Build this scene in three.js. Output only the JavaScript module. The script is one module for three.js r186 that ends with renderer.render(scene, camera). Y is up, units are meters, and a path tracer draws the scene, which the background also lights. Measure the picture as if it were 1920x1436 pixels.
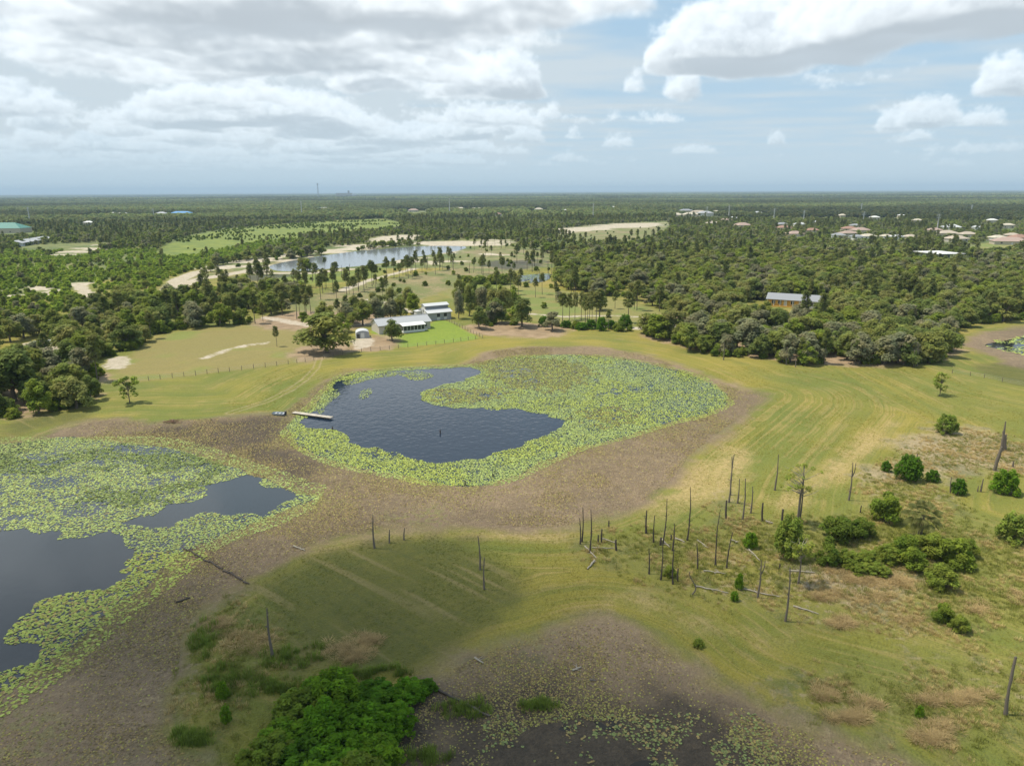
import * as THREE from 'three';
import { mergeGeometries } from 'three/addons/utils/BufferGeometryUtils.js';

// ---------- camera, sun, exposure ----------
const EYE = 50, FPX = 1325, CX = 960, CY = 718, HORIZON = 359;      // photograph pixels; a drone about 50 m up
const scene = new THREE.Scene();
const camera = new THREE.PerspectiveCamera(2 * Math.atan(718 / FPX) * 180 / Math.PI, 1920 / 1436, 1, 60000);
camera.position.set(0, EYE, 0);
camera.rotation.order = 'YXZ';
camera.rotation.set(-Math.atan((CY - HORIZON) / FPX), 0, -0.0045);
camera.updateMatrixWorld(true);
const renderer = new THREE.WebGLRenderer({ antialias: true });
renderer.toneMapping = THREE.LinearToneMapping;
renderer.toneMappingExposure = 1.17;
renderer.shadowMap.enabled = true;
const SUN = new THREE.Vector3(-0.42, 0.9, -0.05).normalize();
const sun = new THREE.DirectionalLight(new THREE.Color(1.0, 0.93, 0.79), 4.3);
sun.position.copy(SUN).multiplyScalar(400); sun.castShadow = true; sun.shadow.radius = 5;
sun.shadow.camera.left = -400; sun.shadow.camera.right = 400; sun.shadow.camera.top = 500; sun.shadow.camera.bottom = -500; sun.shadow.camera.far = 2500;
sun.shadow.mapSize.set(4096, 4096);
sun.target.position.set(0, 0, -180); scene.add(sun, sun.target);
sun.position.add(sun.target.position);

// ---------- numbers ----------
function rng32(a) { return () => { a |= 0; a = a + 0x6D2B79F5 | 0; let t = Math.imul(a ^ a >>> 15, 1 | a); t = t + Math.imul(t ^ t >>> 7, 61 | t) ^ t; return ((t ^ t >>> 14) >>> 0) / 4294967296; }; }
const clamp = (x, a = 0, b = 1) => x < a ? a : x > b ? b : x;
const mix = (a, b, t) => a + (b - a) * t;
const sst = (a, b, x) => { const t = clamp((x - a) / (b - a)); return t * t * (3 - 2 * t); };
// tileable value-noise tables: 256 cells, smooth look-up
const NT = 256, noiseTab = (() => { const r = rng32(77), a = new Float32Array(NT * NT); for (let i = 0; i < a.length; i++) a[i] = r(); return a; })();
function n2(x, y) {
  const xf = Math.floor(x), yf = Math.floor(y); let u = x - xf, v = y - yf; u = u * u * (3 - 2 * u); v = v * v * (3 - 2 * v);
  const x0 = xf & 255, x1 = (xf + 1) & 255, y0 = (yf & 255) * NT, y1 = ((yf + 1) & 255) * NT;
  const a = noiseTab[y0 + x0], b = noiseTab[y0 + x1], c = noiseTab[y1 + x0], d = noiseTab[y1 + x1];
  return a + (b - a) * u + (c - a + (a - b - c + d) * u) * v;
}
function fbm(x, y, o = 4) { let s = 0, a = 0.5, t = 0; for (let i = 0; i < o; i++) { s += a * n2(x, y); t += a; x = x * 2.03 + 17.3; y = y * 2.03 + 5.7; a *= 0.5; } return s / t; }

// a pixel of the photograph -> direction; with a height -> the point it sees there
const _m = camera.matrixWorld, _v = new THREE.Vector3();
function ray(px, py) { return new THREE.Vector3((px - CX) / FPX, (CY - py) / FPX, -1).transformDirection(_m); }
function P(px, py, y = 0.35) { const d = ray(px, py), t = (y - EYE) / d.y; return { x: d.x * t, z: d.z * t, y }; }
// height above a foot at which the upright plane through it, facing the camera, meets a pixel
function topAt(foot, px, py) {
  const d = ray(px, py), L = Math.hypot(foot.x, foot.z), nx = foot.x / L, nz = foot.z / L;
  const t = L / (d.x * nx + d.z * nz);
  return new THREE.Vector3(d.x * t, EYE + d.y * t, d.z * t);
}

// ---------- sky: air and a field of fair-weather cumulus, marched through a noise volume ----------
function makeSky() {
  const W = 4096, H = 2048, BASE = 1500, THICK = 820, N3 = 72;
  const R = rng32(9), vol = new Float32Array(N3 ** 3);
  for (const [f, amp] of [[4, 0.55], [9, 0.3], [18, 0.15]]) {          // billows: inverted distance to the nearest of scattered points
    const pts = []; for (let i = 0; i < f ** 3 * 3; i++) pts.push(R());
    for (let z = 0; z < N3; z++) for (let y = 0; y < N3; y++) for (let x = 0; x < N3; x++) {
      const gx = x / N3 * f, gy = y / N3 * f, gz = z / N3 * f, cx = gx | 0, cy = gy | 0, cz = gz | 0; let m = 9;
      for (let k = -1; k < 2; k++) for (let j = -1; j < 2; j++) for (let i = -1; i < 2; i++) {
        const o = 3 * (((cz + k + f) % f) * f * f + ((cy + j + f) % f) * f + (cx + i + f) % f);
        const dx = cx + i + pts[o] - gx, dy = cy + j + pts[o + 1] - gy, dz = cz + k + pts[o + 2] - gz, d = dx * dx + dy * dy + dz * dz;
        if (d < m) m = d;
      }
      vol[(z * N3 + y) * N3 + x] += amp * Math.min(1, Math.sqrt(m));
    }
  }
  const n3 = (x, y, z) => {
    x = x - Math.floor(x); y = y - Math.floor(y); z = z - Math.floor(z); x *= N3; y *= N3; z *= N3;
    const a = x | 0, b = y | 0, c = z | 0, u = x - a, v = y - b, w = z - c, a1 = (a + 1) % N3, b0 = (b % N3) * N3, b1 = ((b + 1) % N3) * N3, c0 = (c % N3) * N3 * N3, c1 = ((c + 1) % N3) * N3 * N3, A = a % N3;
    const p = vol[c0 + b0 + A] * (1 - u) + vol[c0 + b0 + a1] * u, q = vol[c0 + b1 + A] * (1 - u) + vol[c0 + b1 + a1] * u, r = vol[c1 + b0 + A] * (1 - u) + vol[c1 + b0 + a1] * u, s = vol[c1 + b1 + A] * (1 - u) + vol[c1 + b1 + a1] * u;
    return (p * (1 - v) + q * v) * (1 - w) + (r * (1 - v) + s * v) * w;
  };
  // cloud amount of the sky on 120 m cells at the cloud base (used only by density() below): noise everywhere, and in view the clouds of the photograph at the places their bases stand
  const CN = 900, CS = 120, cov = new Float32Array(CN * CN), C0 = -CN * CS / 2;
  const blobs = [];
  // [x, y of the base centre in the photograph, half-width, strength]
  for (const [px, py, hw, s] of [
    [1330, 138, 130, 0.95], [1440, 138, 150, 1.15], [1560, 120, 130, 1.0], [1640, 95, 150, 1.1], [1760, 75, 160, 1.15], [1880, 60, 140, 1.1], [1250, 140, 60, 0.75],
    [1280, 192, 44, 0.75], [1188, 184, 30, 0.62], [960, 190, 70, 0.9], [900, 188, 60, 0.75], [830, 266, 60, 0.7], [880, 262, 60, 0.95], [930, 258, 45, 0.85], [985, 270, 52, 0.75], [1077, 266, 28, 0.6], [1030, 232, 34, 0.6],
    [1160, 279, 44, 0.62], [1690, 248, 50, 0.75], [1740, 240, 60, 0.85], [1880, 186, 60, 0.85], [1840, 240, 50, 0.6], [1455, 276, 22, 0.7], [1300, 290, 60, 0.55], [1240, 235, 70, 0.45],
    [530, 45, 100, 0.8], [150, 140, 120, 0.62], [350, 215, 110, 0.62], [530, 238, 110, 0.72], [700, 178, 90, 0.8], [790, 165, 70, 0.7], [600, 110, 110, 0.6], [75, 248, 50, 0.8], [230, 258, 60, 0.7], [420, 296, 70, 0.6], [560, 288, 50, 0.65], [670, 270, 40, 0.75], [450, 270, 50, 0.6],
    [1000, 55, 120, 0.7], [1150, 50, 110, 0.62], [760, 40, 110, 0.55]]) {
    const d = ray(px, py), t = BASE / d.y; blobs.push([d.x * t, d.z * t, hw * t / FPX * 0.95, s]);
  }
  for (let j = 0; j < CN; j++) for (let i = 0; i < CN; i++) {
    const x = C0 + i * CS, z = C0 + j * CS;
    let cloudAmount = (fbm(x / 2600 + 40, z / 2600 + 9, 4) - 0.5) * 2.3 + 0.16;
    cloudAmount += mix(0.18, -0.36, sst(-1800, 2200, x));                  // more clouds to the west, fewer and separate ones to the east, as in the photograph's sky
    for (const b of blobs) { const r = ((x - b[0]) ** 2 + (z - b[1]) ** 2) / (b[2] * b[2]); if (r < 1) cloudAmount = Math.max(cloudAmount, mix(cloudAmount, b[3], 1 - r * r)); }
    cov[j * CN + i] = cloudAmount;
  }
  const cover = (x, z) => {
    const fx = (x - C0) / CS, fz = (z - C0) / CS, i = Math.floor(fx), j = Math.floor(fz); if (i < 0 || j < 0 || i > CN - 2 || j > CN - 2) return 0.12;
    const u = fx - i, v = fz - j, o = j * CN + i; return (cov[o] * (1 - u) + cov[o + 1] * u) * (1 - v) + (cov[o + CN] * (1 - u) + cov[o + CN + 1] * u) * v;
  };
  const density = (x, y, z, fine) => {
    const h = (y - BASE - 150 * n2(x / 520 + 11, z / 520)) / THICK; if (h < 0 || h > 1) return 0;
    let c = cover(x, z); if (c <= 0.02) return 0;
    c = c * 1.05 - 0.62 * Math.pow(h, 1.1);
    if (c < -0.05) return 0;
    let n = n3(x / 1150, y / 950, z / 1150);
    if (fine) n = n * 0.64 + 0.25 * n3(x / 330 + 0.3, y / 300 + 0.1, z / 330) + 0.13 * n3(x / 150, y / 140 + 0.6, z / 150);
    const d = c * 1.15 - n * 1.05 + 0.12;
    return d <= 0 ? 0 : Math.min(1, d * 2.6) * sst(0, 0.07, h);
  };
  const air = (dy) => {                                                 // pale blue, paler and greyer to the horizon
    const e = clamp(dy), t = Math.exp(-e * 7.5), u = Math.exp(-e * 1.6);
    return [mix(mix(0.2, 0.37, u), 0.53, t), mix(mix(0.34, 0.57, u), 0.635, t), mix(mix(0.56, 0.74, u), 0.69, t)];
  };
  const out = [0, 0, 0];
  const shade = (dx, dy, dz, jit, fine) => {
    const a = air(dy); let T = 1, r = 0, g = 0, b = 0;
    if (dy > 0.012) {
      const t0 = BASE / dy, t1 = Math.min((BASE + THICK) / dy, t0 + 14000), n = fine ? 64 : 24, st = (t1 - t0) / n;
      let tc = 0, wc = 0;
      for (let k = 0; k < n && T > 0.02; k++) {
        const t = t0 + (k + jit) * st, x = dx * t, y = dy * t, z = dz * t, d = density(x, y, z, fine);
        if (d > 0.003) {
          let tau = 0;
          for (const [q, w] of fine ? [[45, 70], [130, 120], [300, 220]] : [[90, 140], [300, 260]]) tau += w * density(x + SUN.x * q, y + SUN.y * q, z + SUN.z * q, false);
          tau *= 0.0046;
          const h = (y - BASE) / THICK, lit = 0.72 * Math.exp(-tau) + 0.36 * Math.exp(-tau * 0.34), al = 1 - Math.exp(-d * st * 0.011), w = T * al, amb = 0.225 + 0.18 * sst(0, 0.5, h);
          r += w * (lit * 0.86 + amb * 0.965); g += w * (lit * 0.86 + amb * 1.02); b += w * (lit * 0.83 + amb * 1.08);
          T *= 1 - al; tc += t * w; wc += w;
        }
      }
      if (wc > 0) { const hz = 1 - Math.exp(-tc / wc / 24000), o = 1 - T; r = mix(r, a[0] * o, hz); g = mix(g, a[1] * o, hz); b = mix(b, a[2] * o, hz); }
      // a thin high veil
      const q = 5500 / dy, v = clamp((fbm(dx * q / 5200 + 3, dz * q / 3000 + 8, 5) - 0.34) * 1.8 + 0.75 * (1 - sst(-4000, 9000, dx * q)), 0, 0.85) * T * sst(0.012, 0.07, dy);
      T -= v; r += v * 0.57; g += v * 0.645; b += v * 0.69;
    }
    out[0] = r + a[0] * T; out[1] = g + a[1] * T; out[2] = b + a[2] * T;
  };
  const data = new Float32Array(W * H * 4), J = rng32(4);
  const put = (o, s = 1) => { data[o] = out[0] * s; data[o + 1] = out[1] * s; data[o + 2] = out[2] * s; data[o + 3] = 1; };
  const dir = (col, row) => { const th = ((col + 0.5) / W - 0.5) * 2 * Math.PI, e = ((row + 0.5) / H - 0.5) * Math.PI, c = Math.cos(e); return [c * Math.cos(th), Math.sin(e), c * Math.sin(th)]; };
  const h0 = H / 2, S = 8;
  // all round at an eighth of the resolution
  const gw = W / S, gh = H / 2 / S + 1, grid = new Float32Array(gw * gh * 3);
  for (let j = 0; j < gh; j++) for (let i = 0; i < gw; i++) {
    const d = dir(i * S, Math.min(H - 1, h0 + j * S)); shade(d[0], Math.max(0.001, d[1]), d[2], J(), false); grid.set(out, (j * gw + i) * 3);
  }
  for (let row = h0; row < H; row++) for (let col = 0; col < W; col++) {
    const fx = col / S, fy = (row - h0) / S, i = fx | 0, j = fy | 0, u = fx - i, v = fy - j, a = (j * gw + i) * 3, b = (j * gw + (i + 1) % gw) * 3, c = Math.min(gh - 1, j + 1) * gw * 3 + i * 3, d = Math.min(gh - 1, j + 1) * gw * 3 + ((i + 1) % gw) * 3;
    for (let k = 0; k < 3; k++) out[k] = (grid[a + k] * (1 - u) + grid[b + k] * u) * (1 - v) + (grid[c + k] * (1 - u) + grid[d + k] * u) * v;
    put((row * W + col) * 4);
  }
  // ahead of the camera and well past the frame, finely
  const c0 = Math.round(W * 0.25 - W * 46 / 360), c1 = Math.round(W * 0.25 + W * 46 / 360), r1 = h0 + Math.round(H * 17 / 180);
  for (let row = h0; row < r1; row++) for (let col = c0; col < c1; col++) {
    const d = dir(col, row); shade(d[0], Math.max(0.001, d[1]), d[2], J(), true);
    const o = (row * W + col) * 4, e = Math.min(1, (r1 - row) / 24, (col - c0) / 60, (c1 - col) / 60);
    for (let k = 0; k < 3; k++) data[o + k] = mix(data[o + k], out[k], e);
  }
  for (let row = 0; row < h0; row++) for (let col = 0; col < W; col++) { out[0] = 0.16; out[1] = 0.18; out[2] = 0.13; put((row * W + col) * 4); }
  const t = new THREE.DataTexture(data, W, H, THREE.RGBAFormat, THREE.FloatType);
  t.mapping = THREE.EquirectangularReflectionMapping; t.magFilter = t.minFilter = THREE.LinearFilter; t.needsUpdate = true;
  return t;
}
scene.background = makeSky();
scene.environment = scene.background;
// ---------- scene bookkeeping ----------
const taken = new Map();
function numbered(n) { const k = taken.get(n) || 0; taken.set(n, k + 1); return k ? `${n}_${String(k).padStart(3, '0')}` : n; }
function tag(o, label, category, group, kind) { o.userData = { label, category }; if (group) o.userData.group = group; if (kind) o.userData.kind = kind; return o; }
function lit(o) { o.castShadow = true; o.receiveShadow = true; return o; }
function add(o) { scene.add(o); return o; }
function meshOf(name, geo, mat, parent) { const m = lit(new THREE.Mesh(geo, mat)); m.name = parent ? name : numbered(name); (parent || scene).add(m); return m; }
function thing(name, x, y, z, turn = 0) { const g = new THREE.Group(); g.name = numbered(name); g.position.set(x, y, z); g.rotation.y = turn; scene.add(g); return g; }
const lin = (r, g, b) => new THREE.Color().setRGB(r, g, b);
const std = (c, rough = 0.9, o = {}) => new THREE.MeshStandardMaterial({ color: c, roughness: rough, ...o });

// mesh builder: quads, boxes, tubes and leaves gathered into one geometry
class MB {
  constructor() { this.p = []; this.n = []; this.c = []; this.i = []; }
  v(x, y, z, nx, ny, nz, c) { this.p.push(x, y, z); this.n.push(nx, ny, nz); if (c) this.c.push(c[0], c[1], c[2]); return this.p.length / 3 - 1; }
  tri(a, b, c) { this.i.push(a, b, c); }
  quad(A, B, C, D, col) {                                              // corners in turn, flat
    const ux = B[0] - A[0], uy = B[1] - A[1], uz = B[2] - A[2], vx = D[0] - A[0], vy = D[1] - A[1], vz = D[2] - A[2];
    let nx = uy * vz - uz * vy, ny = uz * vx - ux * vz, nz = ux * vy - uy * vx; const l = Math.hypot(nx, ny, nz) || 1; nx /= l; ny /= l; nz /= l;
    const a = this.v(...A, nx, ny, nz, col), b = this.v(...B, nx, ny, nz, col), c = this.v(...C, nx, ny, nz, col), d = this.v(...D, nx, ny, nz, col);
    this.tri(a, b, c); this.tri(a, c, d); return this;
  }
  face(pts, col) { for (let k = 1; k + 1 < pts.length; k++) { const [A, B, C] = [pts[0], pts[k], pts[k + 1]]; const ux = B[0] - A[0], uy = B[1] - A[1], uz = B[2] - A[2], vx = C[0] - A[0], vy = C[1] - A[1], vz = C[2] - A[2]; let nx = uy * vz - uz * vy, ny = uz * vx - ux * vz, nz = ux * vy - uy * vx; const l = Math.hypot(nx, ny, nz) || 1; const a = this.v(...A, nx / l, ny / l, nz / l, col), b = this.v(...B, nx / l, ny / l, nz / l, col), c = this.v(...C, nx / l, ny / l, nz / l, col); this.tri(a, b, c); } return this; }
  box(x0, x1, y0, y1, z0, z1, col) {
    const q = (a, b, c, d) => this.quad(a, b, c, d, col);
    q([x0, y0, z1], [x1, y0, z1], [x1, y1, z1], [x0, y1, z1]); q([x1, y0, z0], [x0, y0, z0], [x0, y1, z0], [x1, y1, z0]);
    q([x1, y0, z1], [x1, y0, z0], [x1, y1, z0], [x1, y1, z1]); q([x0, y0, z0], [x0, y0, z1], [x0, y1, z1], [x0, y1, z0]);
    q([x0, y1, z1], [x1, y1, z1], [x1, y1, z0], [x0, y1, z0]); q([x0, y0, z0], [x1, y0, z0], [x1, y0, z1], [x0, y0, z1]); return this;
  }
  slab(A, B, C, D, t, col) {                                           // a sheet with thickness, A B C D its upper face
    const lo = (p) => [p[0], p[1] - t, p[2]]; this.quad(A, B, C, D, col); this.quad(lo(D), lo(C), lo(B), lo(A), col);
    for (const [p, q] of [[A, B], [B, C], [C, D], [D, A]]) this.quad(lo(p), lo(q), q, p, col); return this;
  }
  tube(pts, rad, sides = 6, col) {                                     // smooth tapering tube with a closed end
    let prev = null; const up = Math.abs(pts[pts.length - 1][1] - pts[0][1]) > 0.7 * Math.hypot(pts[pts.length - 1][0] - pts[0][0], pts[pts.length - 1][2] - pts[0][2]);
    for (let k = 0; k < pts.length; k++) {
      const a = pts[Math.max(0, k - 1)], b = pts[Math.min(pts.length - 1, k + 1)]; let dx = b[0] - a[0], dy = b[1] - a[1], dz = b[2] - a[2]; const l = Math.hypot(dx, dy, dz) || 1; dx /= l; dy /= l; dz /= l;
      let sx = up ? 1 : 0, sy = up ? 0 : 1, sz = 0; const q = sx * dx + sy * dy + sz * dz; sx -= q * dx; sy -= q * dy; sz -= q * dz; const sl = Math.hypot(sx, sy, sz) || 1; sx /= sl; sy /= sl; sz /= sl;
      const tx = dy * sz - dz * sy, ty = dz * sx - dx * sz, tz = dx * sy - dy * sx, ring = [];
      for (let s = 0; s < sides; s++) { const t = s / sides * 2 * Math.PI, c = Math.cos(t), n = Math.sin(t), nx = sx * c + tx * n, ny = sy * c + ty * n, nz = sz * c + tz * n; ring.push(this.v(pts[k][0] + nx * rad[k], pts[k][1] + ny * rad[k], pts[k][2] + nz * rad[k], nx, ny, nz, col)); }
      if (prev) for (let s = 0; s < sides; s++) { const e = (s + 1) % sides; this.tri(prev[s], prev[e], ring[e]); this.tri(prev[s], ring[e], ring[s]); }
      prev = ring;
    }
    const e = pts[pts.length - 1], c = this.v(e[0], e[1], e[2], 0, 1, 0, col); for (let s = 0; s < sides; s++) this.tri(prev[s], prev[(s + 1) % sides], c);
    return this;
  }
  leaf(x, y, z, nx, ny, nz, a, b, R, col) {                            // a small lozenge lying across its normal
    let ux = R() - 0.5, uy = R() - 0.5, uz = R() - 0.5; let q = ux * nx + uy * ny + uz * nz; ux -= q * nx; uy -= q * ny; uz -= q * nz; let l = Math.hypot(ux, uy, uz) || 1; ux /= l; uy /= l; uz /= l;
    const vx = ny * uz - nz * uy, vy = nz * ux - nx * uz, vz = nx * uy - ny * ux, k = 0.25 * a;
    const A = this.v(x - ux * a, y - uy * a, z - uz * a, nx, ny, nz, col), B = this.v(x + vx * b + ux * k, y + vy * b + uy * k, z + vz * b + uz * k, nx, ny, nz, col), C = this.v(x + ux * a, y + uy * a, z + uz * a, nx, ny, nz, col), D = this.v(x - vx * b - ux * k, y - vy * b - uy * k, z - vz * b - uz * k, nx, ny, nz, col);
    this.tri(A, C, B); this.tri(A, D, C);
  }
  blade(A, B, C, D, col) {                                              // a thin leaf of two or one triangles, its face turned upward
    const tri = (a, b, c) => { const ux = b[0] - a[0], uy = b[1] - a[1], uz = b[2] - a[2], vx = c[0] - a[0], vy = c[1] - a[1], vz = c[2] - a[2]; let nx = uy * vz - uz * vy, ny = uz * vx - ux * vz, nz = ux * vy - uy * vx; const l = Math.hypot(nx, ny, nz) || 1, s = ny < 0 ? -1 : 1; nx *= s / l; ny *= s / l; nz *= s / l; const p = this.v(...a, nx, ny, nz, col), q = this.v(...b, nx, ny, nz, col), r = this.v(...c, nx, ny, nz, col); if (s > 0) this.tri(p, q, r); else this.tri(p, r, q); };
    tri(A, B, C); if (D) tri(A, C, D);
  }
  geo() {
    const g = new THREE.BufferGeometry(); g.setAttribute('position', new THREE.Float32BufferAttribute(this.p, 3)); g.setAttribute('normal', new THREE.Float32BufferAttribute(this.n, 3));
    if (this.c.length === this.p.length && this.c.length) g.setAttribute('color', new THREE.Float32BufferAttribute(this.c, 3));
    g.setIndex(this.i); return g;
  }
  build(name, mat, parent) { return meshOf(name, this.geo(), mat, parent); }
}

// ---------- the lie of the land, traced as outlines on the ground ----------
const outline = (pts, y) => pts.map(([a, b]) => { const p = P(a, b, y); return [p.x, p.z]; });
function smoothLoop(w, n = 4) {                                          // rounder corners: Catmull-Rom through the points
  const out = [], L = w.length;
  for (let i = 0; i < L; i++) { const a = w[(i + L - 1) % L], b = w[i], c = w[(i + 1) % L], d = w[(i + 2) % L]; for (let k = 0; k < n; k++) { const t = k / n, f = (p, q, r, s) => 0.5 * (2 * q + (r - p) * t + (2 * p - 5 * q + 4 * r - s) * t * t + (3 * q - p - 3 * r + s) * t * t * t); out.push([f(a[0], b[0], c[0], d[0]), f(a[1], b[1], c[1], d[1])]); } }
  return out;
}
const area = (pts, y = 0.35) => ({ poly: smoothLoop(outline(pts, y), 3) });
const strip = (pts, half, y = 0.35) => ({ line: outline(pts, y), half });
function segD(x, z, a, b) { const dx = b[0] - a[0], dz = b[1] - a[1], t = clamp(((x - a[0]) * dx + (z - a[1]) * dz) / (dx * dx + dz * dz || 1)), ex = x - a[0] - t * dx, ez = z - a[1] - t * dz; return ex * ex + ez * ez; }
function sd(s, x, z) {                                                  // metres inside (+) or outside (-) an outline or a strip
  if (!s.bb) { const w = s.poly || s.line; s.bb = [Infinity, -Infinity, Infinity, -Infinity]; for (const [a, b] of w) { s.bb[0] = Math.min(s.bb[0], a); s.bb[1] = Math.max(s.bb[1], a); s.bb[2] = Math.min(s.bb[2], b); s.bb[3] = Math.max(s.bb[3], b); } s.far = 25; }
  const ox = Math.max(s.bb[0] - x, x - s.bb[1], 0), oz = Math.max(s.bb[2] - z, z - s.bb[3], 0), o = Math.hypot(ox, oz);
  if (o > s.far) return -o;
  const w = s.poly || s.line; let m = Infinity, inside = false;
  for (let i = 0, n = w.length; i < n; i++) {
    const a = w[i], b = w[(i + 1) % n]; if (s.line && i === n - 1) break;
    const d = segD(x, z, a, b); if (d < m) m = d;
    if (s.poly && (a[1] > z) !== (b[1] > z) && x < (b[0] - a[0]) * (z - a[1]) / (b[1] - a[1]) + a[0]) inside = !inside;
  }
  m = Math.sqrt(m); return s.line ? s.half - m : inside ? m : -m;
}
const SD = (list, x, z) => { let m = -1e9; for (const s of list) { const d = sd(s, x, z); if (d > m) m = d; } return m; };

const pondMain = area([[560, 775], [585, 765], [600, 750], [608, 735], [628, 714], [660, 702], [700, 697], [760, 691], [820, 689], [870, 687], [905, 684], [950, 672], [1020, 666], [1100, 667], [1180, 676], [1250, 690], [1310, 708], [1350, 730], [1366, 748], [1345, 766], [1300, 781], [1250, 793], [1200, 808], [1150, 822], [1100, 834], [1060, 848], [1020, 865], [985, 883], [950, 897], [910, 908], [870, 911], [820, 906], [770, 895], [720, 886], [670, 876], [620, 863], [585, 846], [560, 829], [544, 812], [545, 793]], 0);
const pondLeft = area([[-420, 880], [-200, 838], [0, 834], [60, 826], [130, 820], [220, 828], [310, 838], [380, 858], [440, 880], [500, 900], [560, 922], [600, 934], [560, 946], [500, 972], [440, 992], [390, 1012], [335, 1045], [290, 1085], [240, 1118], [190, 1158], [130, 1205], [60, 1262], [0, 1300], [-120, 1370], [-360, 1430], [-700, 1200]], 0);
const pondDark = area([[935, 1400], [1000, 1362], [1100, 1342], [1200, 1344], [1300, 1362], [1380, 1395], [1450, 1440], [1500, 1500], [1400, 1640], [1000, 1640], [900, 1500]], 0);
const pondRight = area([[1850, 648], [1880, 640], [1930, 632], [2050, 622], [2160, 640], [2060, 690], [1940, 668], [1890, 658]], 0);
const PONDS = [pondMain, pondLeft, pondDark, pondRight];
const lake = area([[505, 500], [540, 491], [600, 481], [660, 473], [720, 467], [800, 462], [872, 463], [858, 471], [810, 478], [760, 486], [700, 497], [640, 503], [570, 509], [520, 509]], 0);
const pondLily = area([[955, 521], [985, 517], [1030, 514], [1030, 524], [1010, 531], [970, 531]], 0);
const LAKES = [lake, pondLily];

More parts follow.
